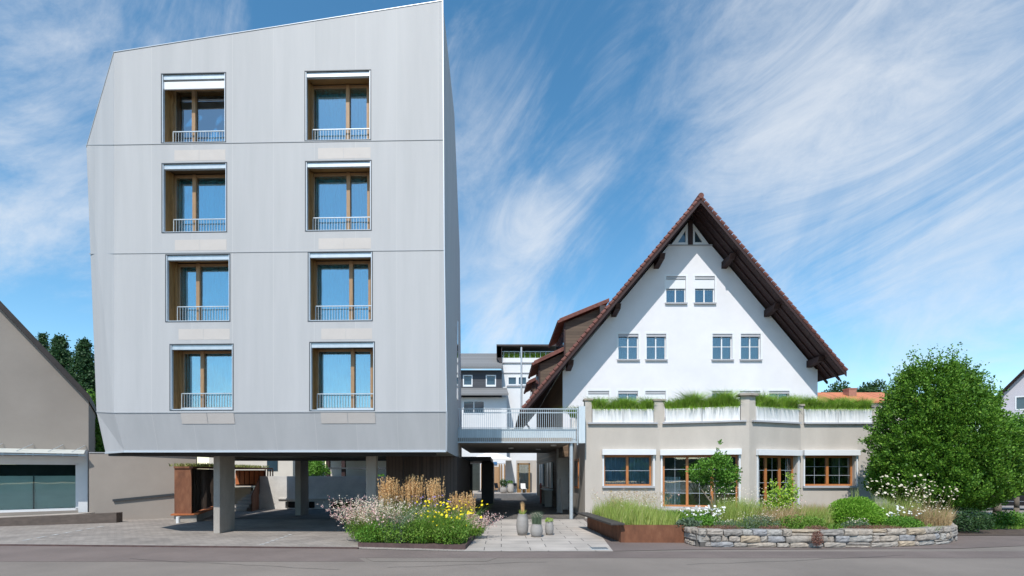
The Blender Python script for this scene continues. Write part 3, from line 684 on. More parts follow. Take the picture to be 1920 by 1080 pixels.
w.add([(xs0,27.1,0),(xs0+.05,27.1,0),(xs0,29,0),(xs0+.05,29,0),(xs0,27.1,.85),(xs0+.05,27.1,.85),(xs0-.55,29.2,1.9),(xs0-.5,29.2,1.9),(xs0-.55,29.2,0),(xs0-.5,29.2,0)],[(0,1,5,4),(4,5,7,6),(0,4,6,8),(1,9,7,5),(6,7,9,8)])
w.build('side_cheek', M['rust'], st)
sr = MB(); sr.box(X(400,31.5), X(478,31.5), 31, 31.3, 0, 1.35); tag(sr.build('stair_back_wall', M['stucco_beige'], None, (X(440,31.5),31,0)), 'low beige wall behind the garden steps', 'wall')
sheet('upper_terrace', [(-40,33),(-4,33),(-4,60),(-40,60)], 1.55, M['ground'])
sheet('upper_terrace_bank', [(-40,29.4),(-3.3,29.4),(-3.3,33),(-40,33)], 1.2, M['ground'])
# backdrop seen beneath the building
bh = thing('cream_house', 'cream rendered house wall seen through the columns behind the concrete wall', 'house', (-22,45,1.5))
w = MB(); w.box(X(392,44), X(549,44), 44, 52, 1.5, 9); w.build('wall', M['cream'], bh)
w = MB(); w.box(X(372,44)-.6, X(549,44)+.4, 43.5, 52.5, 9, 9.3); w.build('roof', M['slate'], bh)
w = MB(); w.box(X(500,43.9),X(520,43.9),43.95,44,2.2,3.2); w.build('window', M['far_glass'], bh)
cpn = thing('carport', 'grey carport with dark posts and beam seen through the columns', 'carport', (-14,42,1.5))
w = MB()
for px in (611,640,688): w.box(X(px,41), X(px,41)+.28, 41, 41.3, 1.5, 3.6)
w.split('post', M['brownwood'], cpn)
w = MB(); w.box(X(590,41), X(726,41), 40.8, 41.4, Z(877,41)-.1, Z(877,41)+.02); w.build('rail', M['darkpanel'], cpn)
w = MB(); w.box(X(612,44), X(760,44), 43.9, 44.1, 1.5, 4.2); w.build('back_wall', M['cream'], cpn)
w = MB(); w.box(X(600,42), X(740,42), 40.6, 44.4, 3.75, 3.95); w.build('roof', M['slate'], cpn)

# ------------------------------------------------------------------ bridge
YB = 22.6
br = thing('footbridge', 'pale blue steel footbridge with vertical bar railing joining the two buildings', 'bridge', (.7,26,3.4))
xb0, xb1 = X(850,YB), X(1083,YB); zu = Z(830,YB); zf0, zf1 = Z(823,YB), Z(804,YB); zrt = Z(766,YB)
w = MB(); w.box(xb0-.0, 3.15, YB+.06, 35, zu, zu+.22); w.build('deck', M['concrete'], br)
w = MB(); w.box(xb0, xb1-.05, YB+.07, YB+.12, zf0, zf1); w.box(xb0, xb1-.05, YB+.1, YB+.2, zu+.02, zf0+.02); w.build('fascia', M['bridge_blue'], br)
w = MB()
w.box(xb0, xb1, YB-.02, YB+.03, zu-.01, zu+.05); w.box(xb0, xb1, YB-.025, YB+.035, zrt-.04, zrt)
w.box(X(870,YB), xb1, YB-.0, YB+.02, Z(773,YB)-.04, Z(773,YB)); w.box(xb0,xb1,YB-.012,YB+.018,zf1+.02,zf1+.05)
n = 60
for i in range(n+1):
    xx = xb0+(xb1-xb0)*i/n; w.box(xx-.009, xx+.009, YB-.015, YB+.015, zu+.05, zrt-.04)
w.box(xb1-.03,xb1+.02,YB,YB+.05,zu-.1,zrt+.02)
w.build('front_railing', M['galv'], br)
w = MB(); zr2 = zrt
w.box(xb0, 3.1, 34.8, 34.84, zr2-.05, zr2)
for i in range(44): xx = xb0+(3.1-xb0)*i/43; w.box(xx-.01, xx+.01, 34.81, 34.83, zu+.2, zr2-.05)
w.build('rear_railing', M['galv'], br)
w = MB(); w.box(X(1084,YB)+.02, X(1097,YB), YB-.05, YB+.55, zu-.02, Z(762,YB)); w.build('end_panel', M['bridge_blue'], br)
for px, Y_ in ((1038,24.2),(1009,28.5),(958,27)):
    w = MB(); w.cyl((X(px,Y_),Y_,zu-.07),(X(px,Y_),Y_,zu-.001),.14,n=16); l = w.build('ceiling_light', M['white_metal'], br)
po_ = MB(); po_.cyl((X(1071,22.75),22.75,.0),(X(1071,22.75),22.75,zu+.0),.085,n=14); po_.build('post', M['galv'], br, smooth=False)
w = MB(); w.box(X(1045,28.4), X(1066,28.4), 28.4, 28.9, 0, zu-.001); w.build('concrete_post', M['concrete_wall'], br)

# ------------------------------------------------------------------ gabled house
YG = 26.5; xl, xr, xc = X(1055,YG), X(1533,YG), 9.77
GS = 1.19; YF = 25.1; ZA = 15.57
def roofz(x): return ZA-GS*abs(x-xc)
FG = Frame((xl,YG),(xr,YG))
gh = thing('gabled_house', 'tall white gabled house with steep brown roof and wide overhanging eaves', 'house', (9.7,30,0))
def gz(x): return roofz(x)-.42
wins = []
for (a,b) in ((1249,1286),(1303,1340)): wins.append((a,b,518,568,'shut'))
for (a,b) in ((1159,1197),(1212,1249),(1336,1373),(1389,1426)): wins.append((a,b,626,674,''))
for (a,b,k_) in ((1103,1142,'shut'),(1159,1196,''),(1210,1248,'shut'),(1335,1373,''),(1387,1425,''),(1442,1480,'')): wins.append((a,b,733,782,k_))
hl = [(fs(FG,a),fs(FG,b),FG.z(d),FG.z(c)) for a,b,c,d,k_ in wins]
w = MB()
sc_ = xc-xl; zcut = FG.z(459); hx = (gz(xc)-zcut)/GS    # gable triangle above is glazed
w.wall(FG, [(0,3.6),(FG.len,3.6),(FG.len,gz(xr)),(sc_+hx,zcut),(sc_-hx,zcut),(0,gz(xl))], hl, .16)
w.build('gable_wall', M['stucco_white'], gh)
w = MB(); w.box(xl, xl+.3, YG+.002, 46, 2.9, roofz(xl)-.3); w.box(xl+.02, xl+.3, 28.91, 46, 0, 2.9); w.split('side_wall', M['brownboards'], gh)
w = MB(); w.box(xr-.3, xr, YG+.002, 46, 0, roofz(xr)-.3); w.box(xl, xr, 45.8, 46, 0, 7); w.split('rear_wall', M['stucco_white'], gh)
for (a,b,c,d,k_), (s0,s1,z0,z1) in zip(wins, hl):
    f = MB(); t = .045; D = -.1; zt_ = z1-.02
    for (p,q,u,v) in ((s0,s0+t,z0,zt_),(s1-t,s1,z0,zt_),(s0+t,s1-t,z0,z0+t),(s0+t,s1-t,zt_-t,zt_),((s0+s1)/2-.03,(s0+s1)/2+.03,z0+t,zt_-t)): f.fbox(FG,p,q,u,v,D-.04,D)
    f.fbox(FG, s0+t, (s0+s1)/2-.03, (z0+z1)/2-.0, (z0+z1)/2+.03, D-.03, D-.01); f.fbox(FG, (s0+s1)/2+.03, s1-t, (z0+z1)/2, (z0+z1)/2+.03, D-.03, D-.01)
    o = f.build('window', M['white_metal'], gh)
    g = MB(); g.fbox(FG, s0+t, s1-t, z0+t, z1-t, D-.035, D-.03); g.build('pane', M['glass_clear'], o)
    c_ = MB(); n = 16; vs = []
    for i in range(n+1):
        tt = s0+(s1-s0)*i/n; dd = D-.14+.02*math.sin(i*2.1); vs += [FG.pt(tt,z0,dd), FG.pt(tt,z1,dd)]
    c_.add(vs, [(2*i,2*i+2,2*i+3,2*i+1) for i in range(n)]); c_.build('curtain', mat('net_curtain', (.14,.155,.18), .9, .3, 3, stretch=(8,8,.4)) if 'net_curtain' not in bpy.data.materials else bpy.data.materials['net_curtain'], o)
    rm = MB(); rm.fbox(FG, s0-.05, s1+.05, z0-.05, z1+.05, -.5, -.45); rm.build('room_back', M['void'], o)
    si = MB(); si.fbox(FG, s0-.06, s1+.06, z0-.07, z0-.0, -.03, .1); si.build('sill', M['sill'], o)
    sr_ = MB(); e = .1
    for (p,q,u,v) in ((s0-e,s0-.001,z0,z1),(s1+.001,s1+e,z0,z1),(s0-e,s1+e,z1+.001,z1+e)): sr_.fbox(FG,p,q,u,v,.002,.014)
    sr_.build('surround', M['white_metal'], o)
    bx_ = MB(); bx_.fbox(FG, s0+.01, s1-.01, z1-.14, z1-.01, -.09, -.02); 
    bx_.build('shutter_box', M['sill'], o)
    if k_: 
        s2 = MB(); s2.fbox(FG, s0+.01, s1-.01, z1-.62 if c < 600 else z1-.42, z1-.15, -.08, -.05); s2.build('roller_shutter', M['white_metal'], o)
# glazed gable tip
w = MB()
for sgn in (-1,1):
    p = [(xc+sgn*.12,zcut+.02),(xc+sgn*(hx-.12),zcut+.02),(xc+sgn*.12,gz(xc)-.15)]
    q = [(xc+sgn*.24,zcut+.12),(xc+sgn*(hx-.45),zcut+.12),(xc+sgn*.24,gz(xc)-.55)]
    vs = [(x,YG-.02,z) for x,z in p]+[(x,YG-.02,z) for x,z in q]+[(x,YG+.08,z) for x,z in p]+[(x,YG+.08,z) for x,z in q]
    w.add(vs, [(0,1,4,3),(1,2,5,4),(2,0,3,5),(0,6,7,1),(1,7,8,2),(2,8,6,0),(3,4,10,9),(4,5,11,10),(5,3,9,11)])
gt_ = w.build('gable_window', M['white_metal'], gh)
for sgn in (-1,1):
    q = [(xc+sgn*.24,zcut+.12),(xc+sgn*(hx-.45),zcut+.12),(xc+sgn*.24,gz(xc)-.55)]
    g = MB(); g.add([(x,YG+.03,z) for x,z in q],[(0,1,2)]); g.build('pane', M['far_glass'], gt_)
w = MB(); w.box(xc-.115, xc+.115, YG-.1, YG+.1, zcut-.02, gz(xc)-.05); w.build('king_post', M['brownwood'], gh)
w = MB(); w.box(xc-hx-.05, xc+hx+.05, YG-.06, YG+.1, zcut-.06, zcut-.0); w.build('tip_sill', M['sill'], gh)
w = MB(); w.add([(xc-hx,YG+.12,zcut),(xc+hx,YG+.12,zcut),(xc,YG+.12,gz(xc))],[(0,1,2)]); w.build('tip_backing', M['room'], gh)
# roof
xL, xR = 1.05, 16.94
def slope(mb, x0, x1, y0, y1, top, bot):
    mb.hexa([(x0,y0,roofz(x0)+bot),(x1,y0,roofz(x1)+bot),(x1,y1,roofz(x1)+bot),(x0,y1,roofz(x0)+bot),(x0,y0,roofz(x0)+top),(x1,y0,roofz(x1)+top),(x1,y1,roofz(x1)+top),(x0,y1,roofz(x0)+top)])
w = MB(); slope(w, xL, xc, YF+.04, 46.5, 0, -.12); slope(w, xc, xR, YF+.04, 46.5, 0, -.12); rf = w.build('roof', M['tiles'], gh)
w = MB(); slope(w, xL+.1, xc, YF+.08, 46.4, -.125, -.25); slope(w, xc, xR-.1, YF+.08, 46.4, -.125, -.25); w.build('soffit_boards', M['brownwood'], rf)
w = MB(); slope(w, xL+.02, xc, YF-.02, YF+.03, -.05, -.28); slope(w, xc, xR-.02, YF-.02, YF+.03, -.05, -.28); w.build('verge_board', M['brownwood'], rf)
w = MB()
for sgn, xe_ in ((-1,xL),(1,xR)):
    n = int(abs(xe_-xc)*1.55/.3)
    for i in range(n):
        x0 = xc+(xe_-xc)*i/n; x1 = xc+(xe_-xc)*(i+1)/n
        w.cyl((x0,YF+.02,roofz(x0)+.0),(x1,YF+.02,roofz(x1)+.045),.09,.10,8)
w.cyl((xc,YF-.08,ZA+.05),(xc,46.5,ZA+.05),.14,n=10)
w.build('verge_tiles', M['tile_edge'], rf)
w = MB()
for yy in (YF+.45, YF+.95): slope(w, xL+.15, xc, yy, yy+.1, -.255, -.34); slope(w, xc, xR-.15, yy, yy+.1, -.255, -.34)
w.split('rafter', M['brownwood'], rf)
for dx in (-6.3,-3.95,-1.75,1.75,3.95,6.15):
    w = MB(); x_ = xc+dx; zz = roofz(x_)-.40-.12*(abs(dx)<2); sz = .13
    w.hexa([(x_-sz,YF+.45,zz-.22),(x_+sz,YF+.45,zz-.22),(x_+sz,YG+.05,zz-.36),(x_-sz,YG+.05,zz-.36),(x_-sz,YF+.3,zz),(x_+sz,YF+.3,zz),(x_+sz,YG+.05,zz),(x_-sz,YG+.05,zz)]); w.build('purlin', M['brownwood'], rf)
# eave rafter tails + gutters
w = MB()
for i in range(22):
    yy = YF+.5+i*.95; w.hexa([(xR-.85,yy,roofz(xR-.85)-.42),(xR-.0,yy,roofz(xR)-.36),(xR-.0,yy+.12,roofz(xR)-.36),(xR-.85,yy+.12,roofz(xR-.85)-.42),(xR-.85,yy,roofz(xR-.85)-.25),(xR,yy,roofz(xR)-.25),(xR,yy+.12,roofz(xR)-.25),(xR-.85,yy+.12,roofz(xR-.85)-.25)])
w.split('rafter_tail', M['brownwood'], rf)
w = MB(); w.cyl((xL-.05,YF,roofz(xL)-.05),(xL-.05,46.4,roofz(xL)-.05),.09,n=8); w.cyl((xL-.03,YF+1.6,roofz(xL)-.1),(xL+.5,YF+2,roofz(xL)-.9),.05,n=8); w.cyl((xL+.5,YF+2,roofz(xL)-.9),(xl-.1,YF+2.4,zu+.3),.05,n=8)
w.build('gutter', M['brownwood'], rf)
# dormers on the left slope
for (pt_, pe, Yd, dep) in (((5.83,11.35),(3.15,10.25),28.0,5.0),((4.35,9.25),(1.80,8.05),28.4,3.6),((4.35,9.25),(1.80,8.05),34.5,3.8)):
    (xt,ztp),(xe_,zev) = pt_, pe; xf = xe_+.35; sl = (ztp-zev)/(xt-xe_)
    w = MB(); zfa = zev+sl*.35-.12
    w.add([(xf,Yd,roofz(xf)-.05),(xf,Yd,zfa),(xt,Yd,ztp-.12),(xf,Yd+dep,roofz(xf)-.05),(xf,Yd+dep,zfa),(xt,Yd+dep,ztp-.12)], [(0,2,1),(3,4,5),(0,1,4,3)])
    dm = w.build('dormer', M['brownclad'], gh)
    w = MB(); w.hexa([(xe_,Yd-.3,zev),(xt,Yd-.3,ztp),(xt,Yd+dep+.3,ztp),(xe_,Yd+dep+.3,zev),(xe_,Yd-.3,zev+.16),(xt,Yd-.3,ztp+.16),(xt,Yd+dep+.3,ztp+.16),(xe_,Yd+dep+.3,zev+.16)]); w.build('dormer_roof', M['tiles'], dm)
    w = MB(); w.hexa([(xe_,Yd-.34,zev-.06),(xt,Yd-.34,ztp-.06),(xt,Yd-.305,ztp-.06),(xe_,Yd-.305,zev-.06),(xe_,Yd-.34,zev+.13),(xt,Yd-.34,ztp+.13),(xt,Yd-.305,ztp+.13),(xe_,Yd-.305,zev+.13)])
    w.cyl((xe_-.05,Yd-.3,zev),(xe_-.05,Yd+dep+.3,zev),.08,n=8); w.build('dormer_verge', M['tile_edge'], dm)
    w = MB(); w.box(xf-.03, xf-.005, Yd+.5, Yd+dep-.5, roofz(xf)+.5, zfa-.15); w.build('dormer_window', M['far_glass'], dm)
    w = MB(); w.box(xf-.08,xf-.0,Yd-.05,Yd+.1,roofz(xf)-.05,zfa-.02); w.build('corner_board', M['brownwood'], dm)
# small chimney cowl on the left slope, security lamp at the gable
w = MB(); w.box(5.3,5.6,27.5,27.8,roofz(5.3)-.2,roofz(5.3)+.8); w.build('vent_stack', M['darkroof'], gh)
w = MB(); w.cyl((X(1246,YG),YG-.15,Z(461,YG)),(X(1246,YG),YG-.0,Z(461,YG)),.09,n=10); w.build('wall_lamp', M['white_metal'], gh)

# ------------------------------------------------------------------ terrace extension
YE, YV = 23.1, 22.0
plan = [(1097,YE),(1237,YE),(1405,YV),(1502,YE),(1640,YE)]
pl = [(X(a,y),y) for a,y in plan]
ex = thing('terrace_extension', 'single-storey beige rendered extension with roof terrace and orange timber windows', 'building', (10,24,0))
FE = [Frame(pl[i],pl[i+1]) for i in range(4)]
op = [(0,1133,1223,852,911),(1,1243,1384,852,951),(2,1421,1494,853,955),(3,1509,1603,853,911)]
w = MB(); zpar = 4.32
OH = []
for i, F in enumerate(FE):
    o_ = op[i]; s0, s1 = fs(F,o_[1]), fs(F,o_[2]); sm = (s0+s1)/2; h = (s0,s1,F.z(o_[4],sm),F.z(o_[3],sm)); OH.append(h)
    e0 = 0.0; w.wall(F, [(0,0),(F.len,0),(F.len,zpar),(0,zpar)], [h], .28)
w.build('front_wall', M['stucco_beige'], ex)
w = MB(); w.box(pl[0][0]-.001, pl[0][0]+.28, YE+.29, 28.3, 0, zpar-.002); w.box(pl[4][0]-.28, pl[4][0]+.001, YE+.29, 28, 0, zpar-.002); w.split('side_wall', M['stucco_beige'], ex)
w = MB(); w.slab([(pl[0][0]+.29,YE+.3),(pl[1][0],YE+.3),(pl[2][0],YV+.5),(pl[3][0],YE+.3),(pl[4][0]-.29,YE+.3),(pl[4][0]-.29,26.48),(pl[0][0]+.29,26.48)], 3.9, 4.1); w.build('terrace_deck', M['concrete'], ex)
w = MB(); w.slab([(pl[0][0]+.3,YE+1.9),(pl[4][0]-.3,YE+1.9),(pl[4][0]-.3,YE+2.0),(pl[0][0]+.3,YE+2.0)], .3, 3.88)
w.slab([(pl[0][0]+.3,YE+.3),(pl[1][0],YE+.3),(pl[2][0],YV+.4),(pl[3][0],YE+.3),(pl[4][0]-.3,YE+.3),(pl[4][0]-.3,YE+1.88),(pl[0][0]+.3,YE+1.88)], .3, .5)
w.build('inner_room', M['room'], ex)
# bay sills, parapet pillars
w = MB()
for F in FE: w.fbox(F, .12, F.len-.12, zpar-.06, zpar+.01, -.1, .12)
w.split('parapet_ledge', M['sill'], ex)
PIL = [(0,.0,.30,1.0),(0,FE[0].len-.26,FE[0].len+.22,.98),(1,FE[1].len-.34,FE[1].len,1.06),(2,.0,.34,1.06),(3,-.16,.1,.75),(3,FE[3].len-.12,FE[3].len,.7)]
w = MB(); cp_ = MB()
for j, (i,a,b_,hh) in enumerate(PIL):
    F = FE[i]; e = .004 + .001*j; w.fbox(F, a, b_, zpar-.065, zpar+hh, -.34, e)
    if j not in (2,3): cp_.fbox(F, a-.05, b_+.05, zpar+hh, zpar+hh+.09, -.4, e+.05)
w.split('parapet_pillar', M['stucco_beige'], ex)
vx = FE[1].pt(FE[1].len,0,0); cp_.slab([(vx.x-.42,vx.y-.0),(vx.x,vx.y-.15),(vx.x+.42,vx.y+.02),(vx.x+.36,vx.y+.5),(vx.x-.36,vx.y+.5)], zpar+1.06, zpar+1.16)
cp_.split('pillar_cap', M['cap'], ex, bevel=.01)
def timber_window(i, kinds, bars):
    F = FE[i]; s0,s1,z0,z1 = OH[i]; D = -.2; f = MB(); t = .075
    W = s1-s0; n = len(kinds); xs = [s0+W*k for k in [0]+list(np.cumsum(kinds)/sum(kinds))]
    f.fbox(F, s0, s1, z1-t-.05, z1-.0, D-.07, D+.02); f.fbox(F, s0, s1, z0, z0+t, D-.07, D+.02)
    f.fbox(F, s0, s0+t, z0+t, z1-t-.05, D-.07, D+.02); f.fbox(F, s1-t, s1, z0+t, z1-t-.05, D-.07, D+.02)
    for x in xs[1:-1]: f.fbox(F, x-t*.75, x+t*.75, z0+t, z1-t-.05, D-.07, D+.03)
    nm = 'window' if z0 > 1.2 else 'glazed_door'
    o = f.build(nm, M['wood_orange'], ex, bevel=.006)
    for k in range(n):
        p, q = xs[k]+t*.75, xs[k+1]-t*.75
        g = MB(); g.fbox(F, p, q, z0+t, z1-t-.05, D-.035, D-.028); g.build('pane', M['glass_clear'], o)
    b = MB()
    for k in range(n):
        p, q = xs[k]+t*.75, xs[k+1]-t*.75
        for r in range(1,bars): zz = z0+t+(z1-z0-2*t-.05)*r/bars; b.fbox(F, p, q, zz-.009, zz+.009, D-.025, D-.012)
        if i: b.fbox(F, (p+q)/2-.005, (p+q)/2+.005, z0+t, z1-t-.05, D-.024, D-.014)
    b.build('glazing_bar', M['trim'], o)
    # guide rails and awning box
    a = MB(); a.fbox(F, s0-.12, s1+.12, z1-.03, z1+.22, .003, .2); a.build('awning_box', M['white_metal'], o, bevel=.01)
    r_ = MB(); r_.fbox(F, s0-.09, s0-.03, z0-.05, z1-.035, .01, .07); r_.fbox(F, s1+.03, s1+.09, z0-.05, z1-.035, .01, .07); r_.split('guide_rail', M['white_metal'], o)
    s_ = MB(); s_.fbox(F, s0-.1, s1+.1, z0-.09, z0-.002, -.12, .1); s_.build('sill', M['sill'], o)
    return o, xs
oW = [timber_window(0,[1,1],2), timber_window(1,[1,1,1],4), timber_window(2,[.8,1,1],4), timber_window(3,[1,1],3)]
def curtain(F, s0, s1, z0, z1, d, m, parent, name='curtain', amp=.04):
    c = MB(); n = max(6,int((s1-s0)/.035)); vs = []
    for i in range(n+1):
        t = s0+(s1-s0)*i/n; dd = d+amp*math.sin(i*1.3); vs += [F.pt(t,z0,dd), F.pt(t,z1,dd)]
    c.add(vs, [(2*i,2*i+2,2*i+3,2*i+1) for i in range(n)]); return c.build(name, m, parent)
s0,s1,z0,z1 = OH[0]; curtain(FE[0], s0, s1, z0, z1, -.27, mat('reflection_blue_voile', (.40,.50,.62), .9,.15,3,stretch=(6,6,.4)), oW[0][0])  # blue-grey of the window's reflection put into this curtain's colour
s0,s1,z0,z1 = OH[1]; curtain(FE[1], s0+.05, s0+.75, z0, z1-1.0, -.32, M['curtain'], oW[1][0])
w = MB(); w.fbox(FE[1], s0+.72, s1-.3, z0, z0+.95, -.7, -.4); w.build('sideboard', M['tan_door'], oW[1][0])
s0,s1,z0,z1 = OH[3]; curtain(FE[3], s1-.85, s1-.35, z0, z1, -.32, mat('green_curtain',(.26,.30,.22),.9,.2,3,stretch=(6,6,.4)), oW[3][0])
s0,s1,z0,z1 = OH[2]; curtain(FE[2], s1-.6, s1-.3, z0, z1, -.35, M['curtain'], oW[2][0])
# side window in the passage wall
w = MB(); w.box(pl[0][0]-.05, pl[0][0]-.003, 24.9, 26.2, 1.3, 2.75); w2_ = w.build('side_window', M['wood_orange'], ex); w = MB(); w.box(pl[0][0]-.06, pl[0][0]-.051, 25.0, 25.5, 1.4, 2.65); w.box(pl[0][0]-.06, pl[0][0]-.051, 25.6, 26.1, 1.4, 2.65); w.build('pane', M['far_glass'], w2_)
sp_ = thing('door_steps', 'two weathered stone steps below the wide glazed door', 'steps', (8,21.5,.4))
w = MB(); w.box(X(1236,21.6), X(1332,21.6), 21.3, 22.9, .0, .36); w.box(X(1236,21.6)+.05, X(1332,21.6)-.1, 21.75, 22.85, .36, .5); w.split('step', M['steps'], sp_, bevel=.02)

# terrace planter boxes with grass
secs = [(0,.32,FE[0].len-.28,2,['leftmost white planter box on the terrace parapet, beside the footbridge','white streaked planter box left of the second parapet pillar']),
        (1,.24,FE[1].len-.36,2,['long white planter box right of the second parapet pillar','long white planter box left of the central tall pillar']),
        (2,.36,FE[2].len-.18,1,['single white streaked planter box right of the central tall pillar']),
        (3,.12,FE[3].len-.14,2,['white planter box above the right-hand timber window','rightmost white planter box on the parapet beside the big round tree'])]
for (i,a,b_,n,labs) in secs:
    F = FE[i]
    for k in range(n):
        p, q = a+(b_-a)*k/n+.012, a+(b_-a)*(k+1)/n-.012
        c = F.pt((p+q)/2, zpar+.012, -.1); t = thing('planter_box', labs[k], 'planter', c, 'white planter boxes along the terrace parapet')
        m = MB(); zz0, zz1 = zpar+.012, zpar+.62
        m.fbox(F,p,q,zz0,zz1,.0,.04); m.fbox(F,p,q,zz0,zz1,-.42,-.38); m.fbox(F,p,p+.04,zz0,zz1,-.38,.0); m.fbox(F,q-.04,q,zz0,zz1,-.38,.0); m.build('box', M['planter_white'], t)
        m = MB(); m.fbox(F,p+.04,q-.04,zz0,zz1-.06,-.38,-.0); m.build('soil', M['soil'], t)
        nB = int(1900*(q-p)); ss = RNG.uniform(p+.03,q-.03,nB); dd = RNG.uniform(-.4,.03,nB)
        B = np.array([F.pt(s_, zz1-.07, d_) for s_, d_ in zip(ss,dd)])
        hh = .50*(1+.28*np.sin(ss*4.1+i*2+k)+.15*np.sin(ss*9.7))*(1.12 if i == 1 else 1)
        blades('grass', B, hh, .022, M['grass_green'], t, lean=.75, curve=.5, hj=.4)
        nB = int(70*(q-p)); ss = RNG.uniform(p,q,nB); B = np.array([F.pt(s_, zz1-.02, .03) for s_ in ss]); lv = np.tile(np.array([F.n.x*1.0,F.n.y*1.0,-1.1]),(nB,1))
        blades('trailing_grass', B, .2, .016, M['grass_green'], t, lean=.5, leanvec=lv)
hg = thing('hanging_grass', 'tuft of green grass spilling over the wall behind the footbridge rail', 'grass', (X(1090,23.6),23.6,4.4))
blades('foliage', disc(1200,(X(1085,24)-.0,24),.35,.35,4.6), .55, .022, M['grass_green'], hg, lean=1.3, curve=.5)
w = MB(); w.box(X(1085,24)-.35,X(1085,24)+.35,23.75,24.3,4.1,4.62); w.build('box', M['planter_white'], hg)

# ------------------------------------------------------------------ courtyard backdrop (Y 50-60)
YC = 59.6
gb = thing('grey_slate_house', 'grey slate-clad house with two small windows behind the footbridge', 'house', (-6,62,0))
F = Frame((X(700,YC),YC),(X(941,YC),YC))
hs = [(fs(F,868),fs(F,886),F.z(725),F.z(703)),(fs(F,911),fs(F,930),F.z(725),F.z(703))]
w = MB(); w.wall(F,[(0,F.z(738)),(F.len,F.z(738)),(F.len,F.z(694)),(0,F.z(694))],hs,.25); w.box(F.pt(0,0).x,F.pt(F.len,0).x,YC+.5,YC+7,0,F.z(694)-.05); w.build('upper_wall', M['slatewall'], gb)
F2 = Frame((X(700,YC-1),YC-1),(X(950,YC-1),YC-1)); h2 = [(fs(F2,868),fs(F2,909),F2.z(777),F2.z(751))]
w = MB(); w.wall(F2,[(0,3.1),(F2.len,3.1),(F2.len,F2.z(745)),(0,F2.z(745))],h2,.3); w.build('lower_wall', M['stucco_far'], gb)
w = MB(); z0, z1 = F.z(694), F.z(668); w.hexa([(X(690,YC),YC-.8,z0),(X(942,YC),YC-.8,z0),(X(942,YC),YC+3.5,z1+.9),(X(690,YC),YC+3.5,z1+.9),(X(690,YC),YC-.8,z0+.25),(X(942,YC),YC-.8,z0+.25),(X(942,YC),YC+3.5,z1+1.15),(X(690,YC),YC+3.5,z1+1.15)]); w.build('roof', M['slate'], gb)
w = MB(); z0, z1 = F.z(746), F.z(730); w.hexa([(X(690,YC),YC-2.0,z0),(X(953,YC),YC-2.0,z0),(X(950,YC),YC+.1,z1),(X(690,YC),YC+.1,z1),(X(690,YC),YC-2.0,z0+.2),(X(953,YC),YC-2.0,z0+.2),(X(950,YC),YC+.1,z1+.2),(X(690,YC),YC+.1,z1+.2)]); w.build('skirt_roof', M['slate'], gb)
for Fx, lst in ((F,hs),(F2,h2)):
    for (s0,s1,z0,z1) in lst:
        o = MB(); t=.12
        for (p,q,u,v) in ((s0,s0+t,z0,z1),(s1-t,s1,z0,z1),(s0+t,s1-t,z0,z0+t+.1),(s0+t,s1-t,z1-t,z1)): o.fbox(Fx,p,q,u,v,-.2,.03)
        if Fx is F2: o.fbox(Fx,(s0+s1)/2-.06,(s0+s1)/2+.06,z0+t,z1-t,-.2,-.05)
        o = o.build('window', M['white_metal'], gb); g = MB(); g.fbox(Fx,s0+t,s1-t,z0+t,z1-t,-.18,-.15); g.build('pane', M['far_glass'], o)
wb = thing('white_terrace_house', 'white flat-roofed house with a planted roof terrace behind the footbridge', 'house', (3,62,0))
F = Frame((X(941,60.2),60.2),(X(1090,60.2),60.2)); hs = [(fs(F,952),fs(F,969),F.z(722),F.z(706)),(fs(F,971),fs(F,988),F.z(722),F.z(706))]
w = MB(); w.wall(F,[(0,0),(F.len,0),(F.len,F.z(671)),(0,F.z(671))],hs,.3); w.box(X(941,60.2),X(1090,60.2),61,68,0,F.z(671)-.1); w.build('wall', M['stucco_far'], wb)
w = MB(); w.fbox(F,-.1,F.len,F.z(681),F.z(679),0,.15); w.fbox(F,-.0,F.len,F.z(700),F.z(698.5),0,.1); w.fbox(F,fs(F,950),fs(F,990),F.z(725),F.z(723),0,.15); w.build('band', M['sill'], wb)
w = MB(); w.fbox(F,fs(F,931)-.0,fs(F,1045),F.z(651),F.z(648),-4,.6); w.fbox(F,fs(F,931),fs(F,940),F.z(672),F.z(651),-3,.4)
w.hexa([F.pt(fs(F,932),F.z(672),-2),F.pt(fs(F,941),F.z(688),-2),F.pt(fs(F,941),F.z(688),.4),F.pt(fs(F,932),F.z(672),.4),F.pt(fs(F,931),F.z(650),-2),F.pt(fs(F,941),F.z(650),-2),F.pt(fs(F,941),F.z(650),.4),F.pt(fs(F,931),F.z(650),.4)])
w.build('roof', M['darkroof'], wb)
w = MB(); w.fbox(F,0.1,F.len,F.z(671),F.z(655),-3.2,-3.0); w.build('terrace_glazing', M['far_glass'], wb)
w = MB()
for i in range(14): s_ = .2+i*.62; w.fbox(F,s_,s_+.04,F.z(671),F.z(658),-.2,-.15)
w.fbox(F,0,F.len,F.z(659),F.z(658),-.2,-.15); w.build('terrace_railing', M['galv'], wb)
B = rect(2200, X(944,60), X(1050,60), 60.5, 61.4, Z(672,60)); blades('terrace_plants', B, .8, .07, M['grass_green'], wb, lean=.6)
for (s0,s1,z0,z1) in hs:
    o = MB(); t=.1
    for (p,q,u,v) in ((s0,s0+t,z0,z1),(s1-t,s1,z0,z1),(s0+t,s1-t,z0,z0+t),(s0+t,s1-t,z1-t,z1)): o.fbox(F,p,q,u,v,-.2,.03)
    o = o.build('window', M['white_metal'], wb); g = MB(); g.fbox(F,s0+t,s1-t,z0+t,z1-t,-.18,-.15); g.build('pane', M['far_glass'], o)
